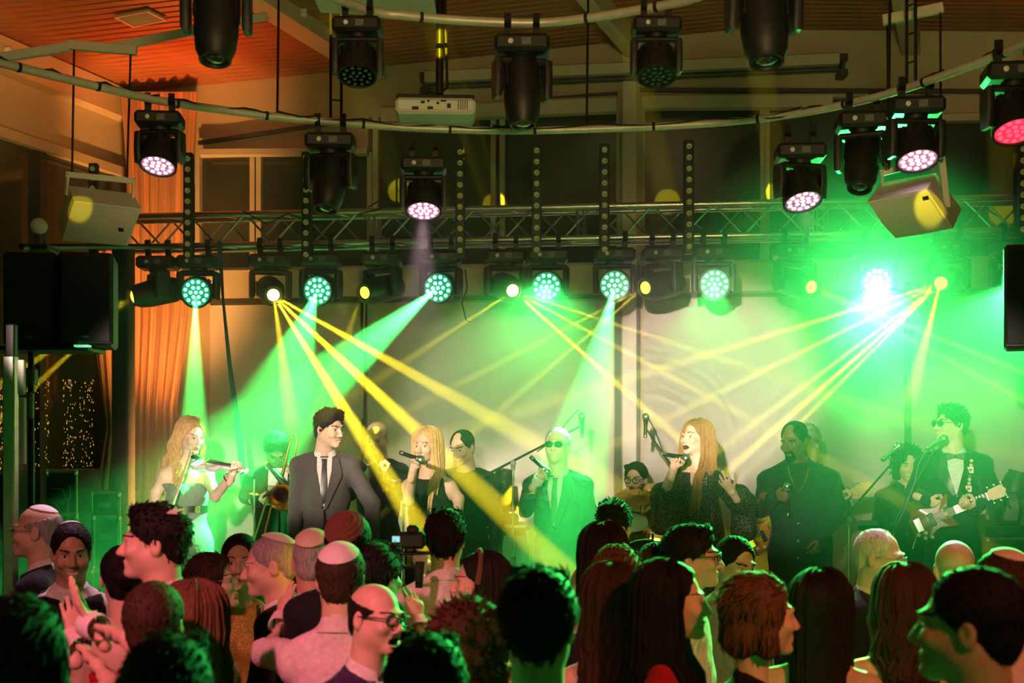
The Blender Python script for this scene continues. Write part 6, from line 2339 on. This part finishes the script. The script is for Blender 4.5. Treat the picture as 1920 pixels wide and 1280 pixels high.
# cases and upright moving heads at the back
def case(label, px0, px1, py0, Y, depth, z0=S0, m='black_plastic', h=None, front=None):
    a, b = P(px0, py0, Y), P(px1, py0, Y)
    w = b.x - a.x; h = h or (a.z - z0)
    zb = a.z - h
    r = empty('flight_case', ((a.x + b.x) / 2, Y + depth / 2, zb), label, 'case')
    mb = MB(); mb.box((0, 0, h / 2), (w, depth, h), None, .004); mb.build('box', m, r)
    if front:
        mb = MB(); mb.box((0, -depth / 2 - .004, h / 2), (w * .88, .01, h * .84)); mb.build('front_panel', front, r, smooth=False)
    for x in (-1, 1):
        for z in (.012, h - .012):
            mb = MB(); mb.box((x * (w / 2 - .012), -depth / 2 + .006, h / 2), (.026, .026, h + .004), None, .003)
        mb.build('edge_rail', 'steel', r, smooth=False)
    for z in (.012, h - .012):
        mb = MB(); mb.box((0, -depth / 2 + .006, z), (w, .024, .024), None, .003); mb.build('edge_rail', 'steel', r, smooth=False)
    for x in (-1, 1):
        for z in (.02, h - .02):
            mb = MB(); mb.ball((x * (w / 2 - .012), -depth / 2, z), .022, 8); mb.build('corner', 'steel', r)
    mb = MB(); mb.box((0, -depth / 2 - .008, h * .62), (.10, .012, .05), None, .004); mb.build('latch', 'grey_plastic', r)
    return r


case('black case behind the boom stand with a pale lit front', 893, 992, 984, 9.825, .5, front='panel_white')
case('black amplifier case at the right behind the guitarist', 1850, 1985, 1008, 8.925, .5)
fixture('spot', P(940, 984, 9.975), (.15, -.15, 1), 'lens_off', 'unlit black moving head standing on the case behind the boom stand', None, 1.0, upright=True)
fixture('spot', P(1896, 1008, 9.075), (.25, -.1, 1), 'lens_off', 'unlit black moving head standing on the amplifier case behind the guitarist', None, 1.1, upright=True)
case('open equipment rack with cables left of the violinist', 84, 145, 880, 9.375, .5, z0=0., h=.62, front='black_metal')
case('lower equipment rack under the open rack', 84, 146, 962, 9.338, .5, z0=0., h=.66)
case('low black case below the orange curtain, upper', 168, 226, 921, 9.675, .45, z0=0., h=.28)
case('low black case below the orange curtain, middle', 172, 226, 966, 9.638, .45, z0=0., h=.42)
case('low black case below the orange curtain, bottom', 170, 226, 1066, 9.6, .45, z0=0., h=.60)
case('dark rack at the left edge behind the silver mast', -20, 26, 884, 8.925, .5, z0=0., front='grille_black')
for k, pts in enumerate([[(92, 935), (108, 950), (118, 975), (120, 1010)], [(98, 915), (118, 918), (128, 945), (126, 985)], [(130, 910), (132, 925), (124, 960)]]):
    line('cable', ['grey cable looping from the open rack', 'second grey cable curling out of the open rack', 'short cable end on the open rack'][k], [P(a, b, 9.34) for a, b in pts], .006, 'grey_plastic')
# sloping wedge monitor behind the violinist
r = empty('stage_wedge', P(448, 1010, 9.6), 'dark sloping panel on the stage behind the violinist', 'monitor'); r.location.z = S0
mb = MB(); mb.prism([(-.28, 0), (.28, 0), (.28, .38), (-.28, .72)], (0, 0, 0), (1, 0, 0), (0, 0, 1), .4, .01); mb.build('cabinet', 'cloth_grey', r, smooth=False)
mb = MB(); mb.box((0, -.21, .25), (.48, .012, .3)); mb.build('grille', 'grille_black', r)


# ---------------------------------------------------------------- the audience on the dance floor
def man(label, top, Y, yaw, hair, wear='shirt', cloth='cloth_white', col=True, **k):
    g = person(label, top, Y, yaw, hair=hair, wear=wear, cloth=cloth, **k)
    if wear == 'jacket':
        if abs(((yaw + 180) % 360) - 180) < 120:
            suit(g, lap=cloth, btn=False)
        else:
            collar(g, 'cloth_white')
    elif col:
        collar(g, cloth)
    return g


def woman(label, top, Y, yaw, hair, wear='dress_sleeve', cloth='cloth_black', lk=None, **k):
    return person(label, top, Y, yaw, hair=hair, wear=wear, cloth=cloth, sex='f', long=lk, **k)


man('old man with grey fringe, glasses and pale skullcap in profile at the left edge', (68, 945), 5.9, -84, ('horseshoe', 'hair_grey'), 'jacket', 'cloth_black', kippah=('kippah_white', 12, 40), glasses='thin')
g = man('smiling young man in a black waistcoat and white shirt, face half lit yellow', (134, 981), 5.5, 22, ('short', 'hair_black'), mouth='smile', pitch=8, vest='cloth_black', skin='skin_tan', kippah=('kippah_white', 34, 40))
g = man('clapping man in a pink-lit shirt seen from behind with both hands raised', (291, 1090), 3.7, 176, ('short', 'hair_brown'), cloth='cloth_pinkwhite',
        arms={'l': ((205, 1275, 1), (140, 1200, 1), 'open', (-.12, .25, .95), (.6, .6, .3)), 'r': ((250, 1200, 1), (172, 1172, 1), 'open', (-.5, -.1, .85), (-.5, .6, .3))})
A = g.AR[1]; d_ = Vector(unit(A['w'] - A['e'])); mb = MB(); mb.lathe(Vector(A['w']) - d_ * .012, d_, [(.033, 0), (.035, .004), (.035, .020), (.033, .024)], 18, False); mb.build('watch_strap', 'chrome', g.o, g.root)
mb = MB(); mb.lathe(Vector(A['w']) - Vector(A['n']) * .034, -Vector(A['n']), [(.019, 0), (.019, .008), (.015, .009)], 16); mb.build('watch', 'chrome', g.o, g.root)
cuff(g, 1, 'cloth_pinkwhite', .042, .06); cuff(g, -1, 'cloth_white', .042, .06)
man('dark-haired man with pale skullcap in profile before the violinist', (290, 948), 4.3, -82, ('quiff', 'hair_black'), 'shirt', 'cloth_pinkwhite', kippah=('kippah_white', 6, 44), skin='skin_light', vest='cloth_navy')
woman('woman in a red dress with dark hair pinned up, seen from behind', (230, 1022), 4.9, -160, ('bun', 'hair_black'), 'dress_bare', 'cloth_red')
woman('woman with long reddish-brown hair seen from behind beside the clapping man', (368, 1090), 4.05, 170, ('cap', 'hair_chestnut'), cloth='cloth_black', lk=dict(n=150, zend=-.42, face=55, wave=.014, width=.015, seed=21))
woman('brown-haired woman in glasses in profile looking up at the singers', (402, 1038), 5.6, 84, ('bob', 'hair_brown'), cloth='cloth_beige', glasses='thin', pitch=-6)
woman('woman in a gold sequined dress facing the camera with hair tied back', (450, 1001), 5.7, 8, ('bun', 'hair_black'), cloth='sequin_gold', skin='skin_tan')
g = man('grey-cropped man with pale skullcap and black bow tie, in profile', (505, 1003), 5.25, -78, ('buzz', 'hair_grey'), 'shirt', 'cloth_white', kippah=('kippah_white', 24, 42), pitch=8)
mb = MB(); c = onbody(g, 0, .012, .02)
for s in (1, -1):
    mb.prism([(0, -.010), (s * .05, -.026), (s * .055, 0), (s * .05, .026), (0, .010)], c, g.Xb, g.U, .016, .1)
mb.build('bow_tie', 'satin_black', g.o, g.root)
man('balding man with cream skullcap in a black suit seen from behind', (588, 993), 5.1, 178, ('buzz', 'hair_grey'), 'jacket', 'cloth_black', kippah=('kippah_cream', 26, 44), skin='skin_tan')
man('man with large brown knitted skullcap seen from behind', (654, 960), 4.8, 168, ('short', 'hair_black'), 'jacket', 'cloth_black', kippah=('kippah_brown', 44, 56), roll=-4)
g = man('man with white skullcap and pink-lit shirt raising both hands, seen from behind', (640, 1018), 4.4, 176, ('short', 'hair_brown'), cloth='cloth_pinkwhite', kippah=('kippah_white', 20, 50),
        arms={'l': ((500, 1222, 1), (527, 1165, 1), 'point', (.1, .2, .95), (.6, -.5, .2)), 'r': ((800, 1230, 1), (784, 1172, 1), 'spread', (-.1, .2, .95), (-.6, -.5, .2))})
cuff(g, 1, 'cloth_pinkwhite', .042, .06); cuff(g, -1, 'cloth_pinkwhite', .042, .06)
man('black-haired man turned away between the white skullcap and the cameraman', (706, 1022), 4.8, 148, ('full', 'hair_black'), 'jacket', 'cloth_black')
man('bald man in black-rimmed glasses and purple jacket, mouth open, lit red', (706, 1092), 3.95, 52, ('horseshoe', 'hair_black'), 'jacket', 'cloth_purple', glasses='thick', mouth='open', roll=6, hs=.9)
g = man('cameraman in a pale shirt filming the stage, seen from behind', (836, 957), 5.6, 176, ('full', 'hair_black'), 'shirt', 'cloth_white', arms={'l': ((802, 1115, 1), (790, 1072, 1), 'fist', (-.1, .3, .9), (.8, .2, .2))})
# his camera on a hand-held gimbal
r = empty('video_camera', P(772, 1012, 5.35), 'black video camera on a hand-held gimbal, small blue screen glowing', 'camera')
mb = MB(); mb.box((.0, 0, .0), (.115, .08, .070), None, .012); mb.box((.005, 0, .045), (.05, .06, .035), None, .010); mb.build('body', 'black_plastic', r)
mb = MB(); mb.lathe((0, .04, 0), (0, 1, 0), [(.036, 0), (.036, .06), (.040, .07), (.040, .11)], 20); mb.build('lens', 'black_plastic', r)
mb = MB(); mb.box((-.060, -.03, .004), (.045, .010, .036), None, .003); mb.build('monitor', 'black_plastic', r)
mb = MB(); mb.box((-.060, -.037, .006), (.036, .004, .024)); mb.build('screen', 'screen_blue', r, smooth=False)
mb = MB(); mb.tube([(.07, .02, 0), (.075, .02, -.055), (.0, .02, -.058), (-.05, .02, -.058), (-.055, .02, -.09), (-.03, .01, -.115), (.03, .0, -.112)], .009, 8); mb.build('gimbal_arm', 'black_metal', r)
mb = MB(); mb.tube([(.034, 0, -.09), (.030, 0, -.20)], [.020, .016], 12); mb.build('grip', 'black_plastic', r)
g = woman('woman with long black hair and patterned headband in profile, wearing a drop earring', (896, 1036), 5.4, -80, ('cap', 'hair_black'), cloth='cloth_beige', lk=dict(n=150, zend=-.34, face=70, wave=.008, width=.014, seed=22))
mb = MB(); mb.tube([g.loc2w((.094 * math.cos(math.radians(a)), -.012 + .02 * math.sin(math.radians(a)), .02 + .114 * math.sin(math.radians(a)))) for a in range(-10, 191, 20)], .013, 8, True); mb.build('headband', 'cloth_brown', g.o, g.root)
mb = MB(); mb.ball(g.loc2w((-.080, .012, -.055)), .006, 8); mb.tube([g.loc2w((-.080, .012, -.04)), g.loc2w((-.080, .012, -.075))], .004, 6); mb.build('earring', 'gold', g.o, g.root)
g = woman('woman with a round head of curly brown hair seen from behind, hand raised', (882, 1128), 3.6, 176, ('curly', 'hair_chestnut'), arms={'r': ((985, 1310, 1), (942, 1300, 1), 'fist', (-.5, .3, .8), (0, .5, .8))})
man('dark-haired head close to the camera below the curly-haired woman', (800, 1196), 2.9, 176, ('full', 'hair_black'), 'jacket', 'cloth_black')
man('large dark head with ruffled hair close to the camera, centre', (1010, 1072), 3.0, 172, ('full', 'hair_black'), 'jacket', 'cloth_black')
woman('dark bob-haired head at the lower left corner', (36, 1122), 2.6, 172, ('bob', 'hair_black'))
man('black head and shoulders close to the camera under the clapping man', (316, 1198), 2.7, 176, ('full', 'hair_black'), 'jacket', 'cloth_black')
man('dark-haired man with forehead lit yellow looking down in front of the drummer', (1150, 940), 6.2, -18, ('quiff', 'hair_black'), 'shirt', 'cloth_beige', pitch=16)
woman('woman with straight dark hair edged green in a lime top, seen from behind', (1131, 981), 5.2, 174, ('cap', 'hair_black'), cloth='cloth_lime', lk=dict(n=150, zend=-.36, face=50, wave=.005, width=.014, seed=23))
woman('brown bob-haired woman behind the one in the lime top', (1160, 1024), 4.9, 150, ('bob', 'hair_chestnut'))
woman('short-haired woman with green-lit crown below the brunette singer', (1232, 1020), 5.4, 168, ('bob', 'hair_brown'))
woman('woman with long brown hair seen from behind, pinkish sheen on her crown', (1147, 1058), 4.3, 168, ('cap', 'hair_brown'), 'dress_bare', lk=dict(n=160, zend=-.40, face=50, wave=.010, width=.015, seed=24))
woman('woman with long black hair and red sleeve in profile, near the camera', (1262, 1053), 4.0, 78, ('cap', 'hair_black'), cloth='cloth_red', lk=dict(n=170, zend=-.40, face=62, wave=.008, width=.015, seed=25))
man('black-haired man in dark-rimmed glasses and pink shirt, profile lit red', (1300, 987), 5.2, 76, ('full', 'hair_black'), 'shirt', 'cloth_pinkwhite', glasses='thick')
man('man in a grey jacket looking down under the music stand', (1380, 1007), 6.0, 28, ('short', 'hair_black'), 'jacket', 'cloth_grey', pitch=14, skin='skin_tan')
woman('woman with a short reddish bob in profile facing the gold-chain singer', (1426, 1078), 3.85, 96, ('bob', 'hair_chestnut'))
woman('woman with long straight black hair outlined green and bare shoulders', (1538, 1071), 4.15, 160, ('cap', 'hair_black'), 'dress_bare', drop=-.03, sw=.15, lk=dict(n=190, zend=-.36, face=46, wave=.004, width=.014, seed=26, spread=.92))
man('grey-haired man in thin glasses with the back of his head lit yellow', (1650, 992), 5.7, 58, ('receding', 'hair_white'), 'jacket', 'cloth_black', glasses='thin', pitch=6)
woman('woman with long wavy brown hair and one bare shoulder lit orange', (1694, 1060), 4.3, 172, ('cap', 'hair_brown'), 'dress_bare', drop=-.03, sw=.15, lk=dict(n=180, zend=-.34, face=50, wave=.020, freq=2.2, width=.016, seed=27))
man('bald man seen from behind, scalp shining red', (1788, 1010), 5.2, 176, None, 'jacket', 'cloth_black', skin='skin_light')
man('man with pale skullcap and pink shirt at the right edge', (1876, 1030), 4.4, -150, ('short', 'hair_brown'), 'shirt', 'cloth_pinkwhite', kippah=('kippah_white', 14, 38))
man('near man in a beige shirt whose dark head is outlined bright green', (1816, 1064), 2.7, -122, ('short', 'hair_black'), 'shirt', 'cloth_beige')
